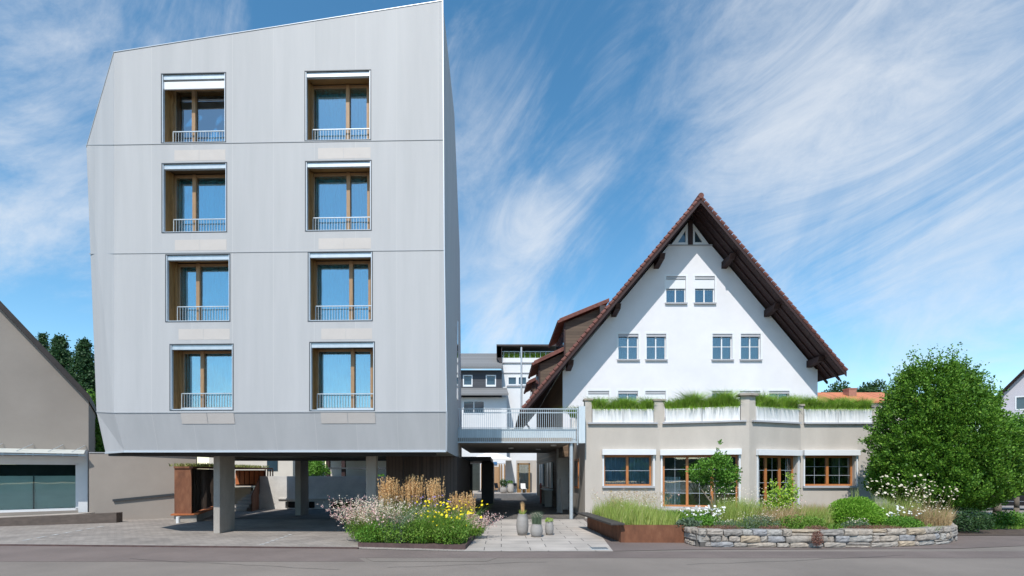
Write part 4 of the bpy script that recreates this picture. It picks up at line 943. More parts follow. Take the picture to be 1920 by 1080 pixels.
w = MB(); w.cyl((X(978,34),34.3,zu+.2),(X(978,34),34.3,Z(649,34)),.075,.06,12); w.cyl((X(978,34),34.3,zu+.2),(X(978,34),34.3,zu+.3),.12,n=12)
tag(w.build('steel_pole', M['galv'], None, (X(978,34),34.3,zu+.2)), 'slim grey steel pole rising behind the footbridge', 'pole')
# courtyard ground floor
cg = thing('courtyard_pavilion', 'low timber-framed pavilion front with tan door at the end of the passage', 'pavilion', (-1.5,58,0))
Yp = 57.6; F = Frame((X(858,Yp),Yp),(X(966,Yp),Yp))
w = MB(); w.fbox(F,fs(F,907),fs(F,935),0.02,F.z(875),0,.08); dr = w.build('door', M['tan_door'], cg)
w = MB(); w.fbox(F,fs(F,911),fs(F,932),F.z(871),F.z(866),.0,.1); w.build('blue_band', M['blue_sign'], cg)
w = MB(); w.fbox(F,0,fs(F,900),0,3.0,-.3,-.05); w.build('dark_wall', mat('dark_green_wall',(.03,.04,.035),.7,.2), cg)
w = MB(); w.fbox(F,fs(F,900),F.len,0,3.05,-.4,-.02); w.build('back_wall', M['stucco_far'], cg)
w = MB()
for px in (903,906,936,940,946,951): w.fbox(F,fs(F,px)-.07,fs(F,px)+.07,0,3.0,.0,.2)
w.split('post', M['wood_frame'], cg)
ps = thing('parasol', 'large white square parasol in the sunny courtyard at the end of the passage', 'parasol', (X(930,53),53,0))
w = MB(); xp = X(930,53); zb_ = Z(861,53)
w.add([(xp-2.6,50.8,zb_),(xp+1.6,50.8,zb_),(xp+1.6,55,zb_),(xp-2.6,55,zb_),(xp-.5,52.9,zb_+.85)],[(0,1,4),(1,2,4),(2,3,4),(3,0,4)])
for (p,q) in (((xp-2.6,50.8),(xp+1.6,50.8)),((xp+1.6,50.8),(xp+1.6,55)),((xp-2.6,50.8),(xp-2.6,55))): w.quad((p[0],p[1],zb_-.18),(q[0],q[1],zb_-.18),(q[0],q[1],zb_),(p[0],p[1],zb_))
w.build('canopy', M['umbrella'], ps); w = MB(); w.cyl((xp-.5,52.9,0),(xp-.5,52.9,zb_+.8),.04); w.build('pole', M['wood_frame'], ps)
tn = thing('glazed_annex', 'white annex wall with wooden framed glass door at the right of the courtyard', 'building', (2,55,0))
w = MB(); w.box(X(948,55), X(968,55), 55, 56, 0, 3.35); w.build('wall', M['stucco_far'], tn)
w = MB(); 
for (a,b,c,d) in ((970,973,0,3.0),(991,994,0,3.0)): w.box(X(a,52),X(b,52),52,52.15,c,d)
w.box(X(970,52),X(994,52),52,52.14,2.85,3.0); w.box(X(970,52),X(994,52),52.01,52.13,0,.35); o = w.build('door_frame', M['wood_gold'], tn)
w = MB(); w.box(X(973,52),X(991,52),52.05,52.07,.35,2.85); w.build('pane', M['glass_clear'], o)
w = MB(); w.box(X(968,52)+.02, X(1012,52), 52.9, 53.1, 0, 3.3); w.build('rear_wall', M['stucco_beige'], tn)
def chair(px, Y, m, lab, rot=0):
    t = thing('garden_chair', lab, 'chair', (X(px,Y),Y,0), 'chairs in the courtyard'); t.rotation_euler = (0,0,rot)
    def loc(mb, nm, mm):
        me_o = mb.build(nm, mm, None, (0,0,0)); me_o.parent = t; return me_o
    w = MB(); w.box(-.24,.24,-.24,.24,.42,.46); loc(w,'seat',m)
    w = MB(); w.hexa([(-.24,.2,.46),(.24,.2,.46),(.24,.24,.46),(-.24,.24,.46),(-.24,.32,.95),(.24,.32,.95),(.24,.36,.95),(-.24,.36,.95)]); loc(w,'backrest',m)
    for sx in (-1,1):
        for sy in (-1,1): w = MB(); w.box(sx*.2-.02,sx*.2+.02,sy*.2-.02,sy*.2+.02,0,.42); loc(w,'leg',M['galv'])
    return t
chair(911,54,M['umbrella'],'white garden chair left of the tan courtyard door', .4); chair(916,53.2,M['umbrella'],'white garden chair standing in front of the tan courtyard door', -.5)
chair(934,53.5,M['darkpanel'],'dark folding chair right of the tan courtyard door', .8); chair(965,52.5,M['darkpanel'],'dark chair beside the grey courtyard planter', 0)
chair(982,51.3,M['umbrella'],'cream chair in front of the wooden framed glass door', .2)
def pot(px, Y, r, h, lab, grp, plant, ph, belly=1.0, m=None):
    t = thing('potted_plant', lab, 'potted plant', (X(px,Y),Y,.01), grp)
    w = MB(); w.lathe((X(px,Y),Y,.012), [(r*.72,0),(r*.92*belly,h*.2),(r*1.0*belly,h*.45),(r*.9,h*.8),(r*.72,h*.985),(r*.74,h),(r*.62,h),(r*.6,h*.9)], 24)
    w.build('pot', m or M['pot'], t, smooth=True)
    w = MB(); w.cyl((X(px,Y),Y,h*.85),(X(px,Y),Y,h*.9),r*.6,n=16); w.build('soil', M['soil'], t)
    plant(t, (X(px,Y),Y,h*.9), r, ph); return t
def pl_tuft(m, n=160, lean=.6, wd=.012):
    return lambda t, c, r, h: blades('foliage', disc(n,c,r*.5,r*.5,c[2]), h, wd, m, t, lean=lean*h*1.2)
def pl_bush(m, n=350, s=.05):
    return lambda t, c, r, h: leaves('foliage', ell(n,(c[0],c[1],c[2]+h*.5),(r*.95,r*.95,h*.55)), s, m, t, up=.6)
pot(944,50.9,.38,.62,'low grey pot with dark bush in the courtyard','pots in the courtyard',pl_bush(M['dark_leaf'],300,.16),.8)
pot(957,51.2,.36,.95,'tall pale pot with small green plant in the courtyard','pots in the courtyard',pl_bush(M['bright_leaf'],200,.12),.4, m=M['steps'])
def pl1(t, c, r, h):
    blades('foliage', disc(220,c,r*.4,r*.4,c[2]), .2, .014, M['grass_meadow'], t, lean=.4)
    blades('plume', disc(45,c,r*.3,r*.3,c[2]+.05), h, .014, M['reed'], t, lean=.12, hj=.15)
def pl2(t, c, r, h):
    blades('foliage', disc(420,c,r*.75,r*.75,c[2]), h, .008, M['silver_herb'], t, lean=.28, hj=.25)
    _ = leaves('flowers', ell(240,(c[0],c[1],c[2]+h*.8),(r*.95,r*.95,h*.22)), .022, M['cream_petal'], t)
pot(979.5,16.95,.205,.70,'tallest grey egg-shaped pot with upright dry plumes on the slab path','grey pots on the slab path',pl1,.42,1.0)
pot(1006,16.5,.205,.42,'squat grey pot with lavender-like plant, middle of the path group','grey pots on the slab path',pl2,.42,1.0)
pot(1030,17.0,.145,.45,'small grey pot with bright green sprig, right of the path group','grey pots on the slab path',pl_bush(M['lime_leaf'],170,.05),.16,1.0)
# things leaning along the passage wall
ab = thing('menu_board', 'cream folding board standing against the passage wall', 'sign board', (X(1053,27),27,0))
w = MB(); w.hexa([(2.85,26.4,.02),(3.1,26.0,.02),(3.12,26.04,.02),(2.87,26.44,.02),(3.02,26.7,1.75),(3.08,26.6,1.75),(3.1,26.62,1.75),(3.04,26.72,1.75)]); w.build('front_leaf', M['stucco_beige'], ab)
w = MB(); w.hexa([(3.05,27.1,.02),(3.2,26.8,.02),(3.22,26.84,.02),(3.07,27.14,.02),(3.03,26.74,1.74),(3.09,26.64,1.74),(3.11,26.66,1.74),(3.05,26.76,1.74)]); w.build('back_leaf', M['stucco_beige'], ab)
tb_ = thing('bench_table', 'narrow table with pale side panel by the passage wall', 'table', (X(1028,31),31,0))
w = MB(); w.box(2.55,3.1,30.6,33.2,1.0,1.05); w.build('top', M['galv'], tb_); w = MB(); w.box(2.6,3.05,30.7,30.75,0,.98); w.build('leg', M['stucco_beige'], tb_); w = MB(); w.box(2.6,3.05,33.0,33.05,0,.98); w.build('leg', M['stucco_beige'], tb_)
w = MB(); w.box(2.6,2.68,34.0,34.08,0,1.35); w.box(2.6,2.68,34.5,34.58,0,1.35); w.box(2.61,2.67,34.08,34.5,1.2,1.27); tag(w.build('red_stand', M['red'], None, (2.64,34.2,0)), 'narrow red stand against the passage wall', 'stand')
w = MB()
for yy in (31.5,33.3,38,40): w.box(3.05,3.16,yy,yy+1.1,1.1,2.7)
w.split('passage_window', M['galv'], gh)

# ------------------------------------------------------------------ right edge: house, street, car
rh = thing('lilac_house', 'pale lilac gabled house with brown verge at the right edge', 'house', (46,42,0))
YR = 40; _t = math.radians(41); F = Frame((X(1866,YR),YR),(X(1866,YR)+9*math.cos(_t),YR-9*math.sin(_t))); zE_ = F.z(752); _s = fs(F,1920); rs = (F.z(700,_s)-zE_)/_s
hs = [(fs(F,1903),fs(F,1940),F.z(769,1.3),F.z(743,1.3)),(fs(F,1893),fs(F,1935),F.z(838,1),F.z(810,1))]
w = MB(); mid = F.len/2; w.wall(F,[(0,0),(F.len,0),(F.len,zE_),(mid,zE_+mid*rs),(0,zE_)],hs,.25); w.fbox(F,0,.3,0,zE_-.05,-9,-.26); w.build('wall', M['stucco_lilac'], rh)
w = MB(); zt_ = zE_+mid*rs
for (s0,z0,s1,z1) in ((-.1,zE_-.1*rs+.02,mid,zt_+.02),(mid,zt_+.02,2*mid+.1,zE_-.1*rs+.02)):
    w.hexa([F.pt(s0,z0,.4),F.pt(s1,z1,.4),F.pt(s1,z1,-9),F.pt(s0,z0,-9),F.pt(s0,z0+.3,.4),F.pt(s1,z1+.3,.4),F.pt(s1,z1+.3,-9),F.pt(s0,z0+.3,-9)]); w.build('roof', M['brownwood'], rh)
for (s0,s1,z0,z1) in hs:
    o = MB(); t=.08
    for (p,q,u,v) in ((s0,s0+t,z0,z1),(s1-t,s1,z0,z1),(s0+t,s1-t,z0,z0+t),(s0+t,s1-t,z1-t,z1)): o.fbox(F,p,q,u,v,-.15,.02)
    o = o.build('window', M['white_metal'], rh); g = MB(); g.fbox(F,s0+t,s1-t,z0+t,z1-t,-.13,-.1); g.build('pane', M['far_glass'], o)
w = MB(); w.fbox(F, fs(F,1876), fs(F,1950), F.z(802), F.z(797), 0, .9); w.build('balcony_slab', M['sill'], rh)
rr = thing('red_roofed_house', 'distant house with orange tiled roof and brick chimney behind the terrace', 'house', (36,55,0))
YQ = 55; xa_, xb_ = X(1530,YQ), X(1740,YQ); 
w = MB(); w.box(xa_+.5,xb_-.5,YQ+.3,YQ+8,0,Z(752,YQ)); w.build('wall', M['cream'], rr)
w = MB(); z0, z1 = Z(755,YQ), Z(739,YQ+4); w.hexa([(xa_,YQ,z0),(xb_,YQ,z0),(xb_-1.5,YQ+4,z1),(xa_+1.5,YQ+4,z1),(xa_,YQ,z0+.2),(xb_,YQ,z0+.2),(xb_-1.5,YQ+4,z1+.2),(xa_+1.5,YQ+4,z1+.2)]); 
w.hexa([(xa_+1.5,YQ+4,z1),(xb_-1.5,YQ+4,z1),(xb_,YQ+8.6,z0),(xa_,YQ+8.6,z0),(xa_+1.5,YQ+4,z1+.199),(xb_-1.5,YQ+4,z1+.199),(xb_,YQ+8.6,z0+.2),(xa_,YQ+8.6,z0+.2)]); ro = w.build('roof', M['tile_orange'], rr)
w = MB(); w.box(X(1592,YQ+2),X(1606,YQ+2),YQ+2,YQ+3,z0,Z(729,YQ+2)); w.box(X(1591,YQ+2),X(1607,YQ+2),YQ+1.95,YQ+3.05,Z(729,YQ+2),Z(727.5,YQ+2)); w.build('chimney', mat('brick_chimney',(.36,.17,.12),.9,.2,6), ro)
# parked car (side view, only partly in frame)
def car(x, y):
    t = thing('parked_car', 'black parked estate car half hidden behind the garden trees at the right', 'car', (x+2.2,y,0))
    prof = [(0,.42),(.08,.82),(.5,.92),(1.05,.98),(1.7,1.42),(3.3,1.47),(4.15,1.05),(4.45,.95),(4.5,.4),(3.9,.28),(.5,.28)]
    w = MB(); w.prism([(x+a,b) for a,b in prof], y, y+1.75); o = w.build('body', M['carpaint'], t, bevel=.06)
    gl = [(1.2,1.0),(1.75,1.36),(3.2,1.4),(3.85,1.03)]
    w = MB(); w.prism([(x+a,b) for a,b in gl], y-.012, y+.0); w.build('side_glass', M['far_glass'], t)
    for wx in (.85,3.6):
        w = MB(); w.cyl((x+wx,y-.02,.33),(x+wx,y+.2,.33),.33,n=24); wh = w.build('wheel', M['rubber'], t)
        w = MB(); w.cyl((x+wx,y-.035,.33),(x+wx,y-.018,.33),.22,n=10)
        for i in range(5): a = i*2*math.pi/5; w.bar((x+wx,y-.05,.33),(x+wx+.2*math.cos(a),y-.05,.33+.2*math.sin(a)),.05,.02)
        w.build('rim', M['alloy'], wh)
    w = MB(); w.box(x+.02,x+.2,y-.01,y+.25,.62,.76); w.build('headlight', M['alloy'], t)
    w = MB(); w.box(x+1.0,x+4.3,y-.01,y+.0,.5,.53); w.build('door_trim', M['alloy'], t)
car(X(1822,27.6), 27.6)
vg = rect(5200, X(1795,17.5), 34, 15.2, 21.2, .0); vg = vg[vg[:,1] > 15.2+.25*np.maximum(0, 22-vg[:,0])*.25]
vo, _ = blades('verge_grass', np.concatenate([rect(9000, 16.5, 26, 18.6, 22.5, 0.0)]), .13, .03, M['herb'], None, lean=.6); vo['kind'] = 'stuff'
sheet('verge_soil', [(14.2,16.8),(28,17.0),(34,23),(13.5,23)], .02, M['soil'])
# ------------------------------------------------------------------ trees
def trunk_mesh(base, h, r, m, parent, limbs=5, top=.6):
    w = MB(); x,y,z = base; k = 6; pts = [Vector((x+.04*h*math.sin(i*.9)*.3, y, z+h*i/k)) for i in range(k+1)]
    for i in range(k): w.cyl(pts[i], pts[i+1], r*(1-.5*i/k), r*(1-.5*(i+1)/k), 10)
    for i in range(limbs):
        a = i*2.4; p = pts[k-2+i%3]; q = p+Vector((math.cos(a), math.sin(a), 1.1))*h*top
        mid = p.lerp(q,.5)+Vector((0,0,-.05*h)); w.cyl(p, mid, r*.4, r*.28, 7); w.cyl(mid, q, r*.28, r*.08, 7)
    return w.build('trunk', m, parent, smooth=True)
ht = thing('hornbeam_tree', 'large dense rounded green tree at the right end of the garden', 'tree', (X(1768,19.3),19.3,0))
hc = (X(1768,19.3),19.3); trunk_mesh((hc[0],hc[1],0), 2.4, .16, M['bark'], ht, 8, .5)
def crown_profile(z):   # radius of the egg-shaped crown, z metres above ground
    t = (z-.55)/(6.1-.55); return 2.3*np.clip(t/.16,0,1)**.5*np.clip(1-np.clip((t-.22)/.80,0,1)**1.6,0,1)**.7
nC = 2300; zc_ = .6+5.3*RNG.beta(1.1,1.15,nC); a = RNG.uniform(0,2*np.pi,nC); q = RNG.uniform(.72,1,nC)**.6
lump = 1+.07*np.sin(a*3+zc_*1.7)+.06*np.sin(a*7-zc_*3.1)+.04*np.sin(a*13+zc_*5)
R_ = .96*crown_profile(zc_)*q*lump
CC = np.stack([hc[0]+R_*np.cos(a)+.10*np.clip(1.9-np.abs(zc_-2.2),0,2)*np.maximum(np.cos(a),0), hc[1]+R_*np.sin(a), zc_],1); CC[:,0] -= .34*np.clip((zc_-2.5)/3,0,1)
out = np.stack([np.cos(a), np.sin(a), np.full(nC,.75)],1); out = unit(out+RNG.normal(size=(nC,3))*.28)
per = 42; tt = RNG.uniform(0,1,(nC,per,1)); ln = RNG.uniform(.2,.5,(nC,1,1))
PTS = (CC[:,None,:]+out[:,None,:]*tt*ln+RNG.normal(size=(nC,per,3))*.055).reshape(-1,3)
inner = np.concatenate([ell(17000, (hc[0],hc[1],2.7), (1.85,1.85,2.1),.5), ell(6000,(hc[0]-.2,hc[1],4.2),(.85,.85,1.0),.3)]); inner[:,2] = np.clip(inner[:,2],.8,9)
tips = []; nT = 420
az = RNG.uniform(0,2*np.pi,nT); zz_ = RNG.uniform(4.0,6.0,nT); rr_ = crown_profile(zz_)*.95
for i in range(nT):
    b0 = np.array([hc[0]-.34*min(1,(zz_[i]-2.5)/3)+rr_[i]*math.cos(az[i]), hc[1]+rr_[i]*math.sin(az[i]), zz_[i]]); L_ = RNG.uniform(.4,1.0)
    dr_ = np.array([math.cos(az[i])*.25, math.sin(az[i])*.25, 1.0]); k = 16; ts = np.linspace(0,1,k)[:,None]
    tips.append(b0+dr_*ts*L_+RNG.normal(size=(k,3))*.02)
allp = np.concatenate([PTS, inner]+tips); od = np.concatenate([np.repeat(out,per,0), RNG.normal(size=(len(inner)+nT*16,3))])
leaves('crown', allp, .085, M['hornbeam'], ht, up=.25, outdir=od, aspect=.6)
leaves('inner_crown', np.concatenate([ell(9000,(hc[0],hc[1],2.2),(1.75,1.75,1.5),.3), ell(2500,(hc[0]-.15,hc[1],4.1),(1.1,1.1,1.1),.2)]), .15, M['hornbeam'], ht, up=.1, aspect=.7)
def blob_tree(name, lab, px, Y, top_py, base_z, wpx, m, tr=.18, n=9000, s=.16, group=None, cone=False, trunk=True):
    x = X(px,Y); zt = Z(top_py,Y); r = wpx/2/FP*Y; t = thing(name, lab, 'tree', (x,Y,0), group)
    if trunk: trunk_mesh((x,Y,0), max(1.2,base_z+(zt-base_z)*.4), tr, M['bark'], t)
    if cone:
        nb = 900; zb_ = base_z+(zt-base_z)*RNG.uniform(0,1,nb)**1.0; a = RNG.uniform(0,2*np.pi,nb); f = 1-(zb_-base_z)/(zt-base_z); L_ = r*(f**.7+.02)*RNG.uniform(.75,1.1,nb)
        k = n//nb; tt = RNG.uniform(.15,1,(nb,k,1)); d = np.stack([np.cos(a)*L_, np.sin(a)*L_, -.22*L_],1)
        p = (np.stack([np.full(nb,x),np.full(nb,Y),zb_],1)[:,None,:]+d[:,None,:]*tt+RNG.normal(size=(nb,k,3))*s*.7).reshape(-1,3)
        leaves('crown', p, s, m, t, up=-.1)
    else:
        cl = ell(46, (x,Y,(zt+base_z)/2), (r*.78,r*.78,(zt-base_z)/2*.8), .35); k = n//46
        p = np.concatenate([ell(k, c, (r*.33,)*3, .3) for c in cl]); leaves('crown', p, s, m, t, up=.3)
    return t
g1 = 'dark conifers behind the neighbour house'
blob_tree('conifer','broad dark conifer nearest the neighbour roof verge',112,44,634,1.5,150,M['conifer'],n=34000,s=.2,group=g1,cone=True)
blob_tree('conifer','pointed dark conifer touching the silver building edge',158,40,640,1.0,130,M['conifer'],n=34000,s=.18,group=g1,cone=True)
blob_tree('conifer','pale-tipped conifer just above the neighbour roof',80,52,628,3,90,M['conifer'],n=16000,s=.2,group=g1,cone=True)
blob_tree('leafy_shrub','dark leafy shrub between the neighbour house and silver building',174,27.5,715,.8,80,M['bright_leaf'],n=7000,s=.16)
blob_tree('dark_tree','broad dark tree filling in behind the pointed conifers',128,47,668,1.2,150,M['conifer'],n=26000,s=.26)
g2_ = 'distant trees behind the terrace'
blob_tree('distant_tree','dark round tree left of the brick chimney',1560,74,704,3,105,M['dark_leaf'],n=22000,s=.4,group=g2_)
blob_tree('distant_tree','dark round tree right of the brick chimney',1622,78,706,3,100,M['dark_leaf'],n=22000,s=.4,group=g2_)
blob_tree('distant_tree','dark tree peeking beside the gabled house corner',1540,82,722,3,50,M['dark_leaf'],n=5000,s=.4,group=g2_)
t = blob_tree('street_tree','small bright green tree with a slim trunk over the parked car',1905,23.0,775,1.75,130,M['bright_leaf'],tr=.11,n=13000,s=.11)
trunk_mesh((X(1869,21.6),21.6,0), 2.3, .17, M['bark'], thing('bare_trunk_tree','mossy tree trunk standing on the grass verge left of the street tree','tree',(X(1869,21.6),21.6,0)), 3, .4)
pt_ = bpy.data.objects['bare_trunk_tree']; leaves('crown', np.concatenate([ell(1500,c,(.6,.6,.45)) for c in ((X(1869,21.6),21.6,2.9),(X(1850,21.6),21.5,3.0),(X(1890,21.6),21.8,2.7))]), .11, M['hornbeam'], pt_)
blob_tree('background_tree','green shrub on the upper terrace seen between the columns',594,36,850,1.3,50,M['bright_leaf'],n=3500,s=.14,trunk=False)
blob_tree('background_tree','round green bush right of the pale column on the upper terrace',715,33,890,1.3,22,M['bright_leaf'],n=900,s=.12,trunk=False)
hs_ = thing('verge_shrub','low blue-green shrub on the verge at the right edge','shrub',(X(1893,19.6),19.6,0)); leaves('foliage', ell(2600,(X(1893,19.6),19.6,.2),(.75,.6,.4),zmin=.02), .08, M['bright_leaf'], hs_)
ds_ = thing('dark_shrub','dark wispy shrub behind the right end of the stone wall','shrub',(X(1815,17.6),17.6,0)); leaves('foliage', ell(2600,(X(1812,17.6),17.6,.45),(.85,.6,.42),zmin=.02), .07, M['dark_leaf'], ds_)

# small multi-stem tree in front of the wide door
sv = thing('ornamental_tree','small bright green tree with spreading crown in front of the wide glazed door','tree',(X(1338,18.2),18.2,.42))
bx, by = X(1340,18.2), 18.2; w = MB()
for (dx,h_) in ((-.25,1.3),(.0,1.5),(.22,1.3),(-.1,1.2)):
    w.cyl((bx+dx*.3,by,.4),(bx+dx*.7,by+dx*.3,.4+h_*.5),.035,.03,8); w.cyl((bx+dx*.7,by+dx*.3,.4+h_*.5),(bx+dx*2.2,by-dx,.4+h_),.03,.015,8)
w.build('trunk', M['bark'], sv)
cl = [(-.62,1.75),(-.35,2.0),(.0,2.1),(.35,2.05),(.62,1.75),(.75,1.5),(-.1,1.8),(.3,1.6),(.55,1.3),(.3,1.15),(-.45,1.5),(.1,2.2),(.05,1.45)]
p = np.concatenate([ell(330,(bx+a_,by+RNG.uniform(-.4,.4),z_+.42-.05),(.33,.33,.24),.3) for a_,z_ in cl]+[ell(40,(bx+.12,by,2.75),(.07,.07,.28)), ell(25,(bx+.2,by,3.15),(.07,.07,.1))])
leaves('crown', p, .085, M['bright_leaf'], sv, up=.1, aspect=.6)

# ------------------------------------------------------------------ garden bed, stone wall, corten planter
zS = .40
def zone(n, poly, z):
    out = []; xs = [p[0] for p in poly]; ys = [p[1] for p in poly]
    while len(out) < n:
        x = RNG.uniform(min(xs),max(xs)); y = RNG.uniform(min(ys),max(ys)); ins = False
        for i in range(len(poly)):
            (x1,y1),(x2,y2) = poly[i],poly[i-1]
            if (y1>y)!=(y2>y) and x < (x2-x1)*(y-y1)/(y2-y1)+x1: ins = not ins
        if ins: out.append((x,y,z))
    return np.array(out)
wl = [(X(1287,15.0),15.3),(X(1287,15),14.75),(X(1306,14.35),14.3),(X(1480,14.1),14.15),(X(1640,14.15),14.2),(X(1730,14.5),14.5),(X(1786,15.0),15.05),(X(1800,15.7),15.8),(X(1795,16.6),16.9)]
garden = [(5.5,15.5),(5.5,14.95)]+[(x,y+.25) for x,y in wl[2:6]]+[(wl[6][0]-.15,15.3),(wl[7][0]-.25,15.9),(wl[8][0]-.2,16.9),(17.5,19),(17.5,23.0),(5.4,22.9)]
m = MB(); m.slab([p for p in garden], -.02, zS); struct(m.build('garden_soil', M['soil']))
dw = thing('dry_stone_wall', 'low curved dry stone wall of rough beige and grey blocks edging the garden', 'wall', (10,14.3,0))
def pathlen(pl):
    return [0]+list(np.cumsum([math.dist(pl[i],pl[i+1]) for i in range(len(pl)-1)]))
pw = pathlen(wl)
def on(s_):
    s_ = min(max(s_,0),pw[-1]-1e-4); i = max(j for j in range(len(pw)-1) if pw[j] <= s_); f = (s_-pw[i])/(pw[i+1]-pw[i])
    a_, b_ = Vector(wl[i]), Vector(wl[i+1]); return a_.lerp(b_,f), (b_-a_).normalized()
w = MB(); z = 0.0; rows = [.15,.17,.15,.0]
import mathutils
def rock(mb, s0, s1, z0, z1):
    p, _ = on(s0+.012); q, _ = on(s1-.012); u = (q-p); 
    if u.length < .04: return
    u.normalize(); n_ = Vector((u.y,-u.x)); pr = random.uniform(-.02,.05); dep = .3
    k = 4; vs = []; fs_ = []
    cols, rws = 5, 4
    for a_ in range(cols+1):
        for b_ in range(rws+1):
            ta, tb = a_/cols, b_/rws; e = min(ta,1-ta)*cols/1.0; e2 = min(tb,1-tb)*rws/1.0
            bul = pr - .032*(1-min(1,e)) - .026*(1-min(1,e2)) + random.uniform(-.012,.012)
            c = p.lerp(q,ta); zz = z0+.006+(z1-z0-.012)*tb+random.uniform(-.007,.007)
            cc = c+n_*bul; vs.append((cc.x+random.uniform(-.007,.007),cc.y,zz))
    nf = len(vs)
    for b_ in (0,rws):
        for ta in (0,1):
            pass
    back = [p-n_*dep, q-n_*dep]
    vs += [(back[0].x,back[0].y,z0+.008),(back[1].x,back[1].y,z0+.008),(back[1].x,back[1].y,z1-.008),(back[0].x,back[0].y,z1-.008)]
    for a_ in range(cols):
        for b_ in range(rws):
            i0 = a_*(rws+1)+b_; fs_.append((i0,i0+rws+1,i0+rws+2,i0+1))
    B0,B1,B2,B3 = nf,nf+1,nf+2,nf+3
    fs_.append(tuple([a_*(rws+1)+rws for a_ in range(cols+1)]+[B2,B3])); fs_.append(tuple([a_*(rws+1) for a_ in range(cols,-1,-1)]+[B0,B1]))
    fs_.append(tuple([b_ for b_ in range(rws+1)]+[B3,B0])); fs_.append(tuple([cols*(rws+1)+b_ for b_ in range(rws,-1,-1)]+[B1,B2])); fs_.append((B0,B3,B2,B1))
    mb.add(vs, fs_)
zb0 = 0.0
for r_, hgt in enumerate((.145,.185,.17)):
    s_ = random.uniform(-.3,0); 
    while s_ < pw[-1]:
        L_ = random.choice((.22,.3,.4,.5,.62,.7))*random.uniform(.85,1.15); a0 = max(0,s_); a1 = min(pw[-1],s_+L_)
        if a1-a0 > .08:
            if L_ > .35 and random.random() < .12:
                zm = zb0+hgt*random.uniform(.4,.6); rock(w,a0,a1,zb0,zm); rock(w,a0,a1,zm,zb0+hgt)
            else: rock(w,a0,a1,zb0-.004,zb0+hgt+random.uniform(-.01,.012))
        s_ += L_
    zb0 += hgt
w.build('stone', M['stone'], dw)
w = MB()
for i in range(len(wl)-1):
    a_, b_ = Vector(wl[i]), Vector(wl[i+1]); u = (b_-a_).normalized(); n_ = Vector((u.y,-u.x)); 
    p0,p1,p2,p3 = a_-n_*.09,b_-n_*.09,b_-n_*.28,a_-n_*.28
    w.slab([(p.x,p.y) for p in (p0,p1,p2,p3)], 0, .44)
w.build('core', M['mortar'], dw)

cpx = [(3.55,15.2),(5.42,15.15),(5.48,19.2),(3.22,19.2)]
cpt = thing('corten_planter', 'long rust-brown steel raised planter at the left corner of the garden', 'planter', (4.4,16.5,0))
w = MB(); hP = .53
for i in range(4):
    a_, b_ = Vector(cpx[i]), Vector(cpx[(i+1)%4]); u = (b_-a_).normalized(); n_ = Vector((-u.y,u.x))*.03
    w.slab([(a_.x,a_.y),(b_.x,b_.y),((b_+n_).x,(b_+n_).y),((a_+n_).x,(a_+n_).y)], 0, hP-.001*i)
w.build('side', M['rust'], cpt)
w = MB(); w.slab([(3.6,15.25),(5.38,15.2),(5.42,19.15),(3.28,19.15)], .01, hP-.06); w.build('soil', M['soil'], cpt)
w = MB(); w.bar((3.42,15.02,.565),(3.03,19.15,.565),.42,.06); w.build('bench_seat', M['bench'], cpt, bevel=.008)
# meadow in the planter
mg = thing('meadow_grass', 'tall wild meadow grasses and flowers growing in the rusty steel planter', 'grasses', (4.4,16.5,hP-.06))
pz = zone(5200, [(3.62,15.4),(5.3,15.35),(5.4,19.0),(3.3,19.0)], hP-.06)
edge = np.clip((5.6-pz[:,0])/1.2,.4,1)
blades('grass', pz, .48*edge**.5*(1+.25*np.sin(pz[:,0]*5)), .016, M['grass_meadow'], mg, lean=.3, hj=.5)
_, tp = blades('flower_stem', pz[:420], .78, .009, M['grass_meadow'], mg, lean=.35, hj=.35)
heads('white_flowers', tp[:70], .022, M['cream_petal'], mg); leaves('seed_heads', np.repeat(tp[130:],7,0)+RNG.normal(size=(len(tp[130:])*7,3))*.035, .035, M['grass_dry'], mg, up=1)
heads('pink_flowers', tp[395:]+[0,0,.02], .022, M['pink'], mg)

def clump(name, label, cat, c, rx, ry, h, n, kind, mleaf, flower=None, fr=.03, fn=60, z0=zS, lean=.25, ls=.05, wd=.012, stems=None, group=None, hj=.3, mstem=None, face=None, fsp=.5):
    t = thing(name, label, cat, (c[0],c[1],z0), group)
    if kind == 'blade': _, tp = blades('foliage', disc(n,c,rx,ry,z0), h, wd, mleaf, t, lean=lean, hj=hj)
    else: leaves('foliage', ell(n,(c[0],c[1],z0+h*.45),(rx,ry,h*.55),.0,zmin=z0+.01), ls, mleaf, t, up=.5); 
    if flower:
        B = disc(fn,c,rx*fsp*1.6,ry*fsp*1.6,z0+.02); ctr = np.array([c[0],c[1],0]); lv = (B-ctr)*[.45,.45,0]
        _, tp = blades('stem', B, stems or h*1.25, .007, mstem or M['herb'], t, lean=.12, hj=.28, leanvec=lv)
        heads('flowers', tp, fr, flower, t, face=face)
    return t
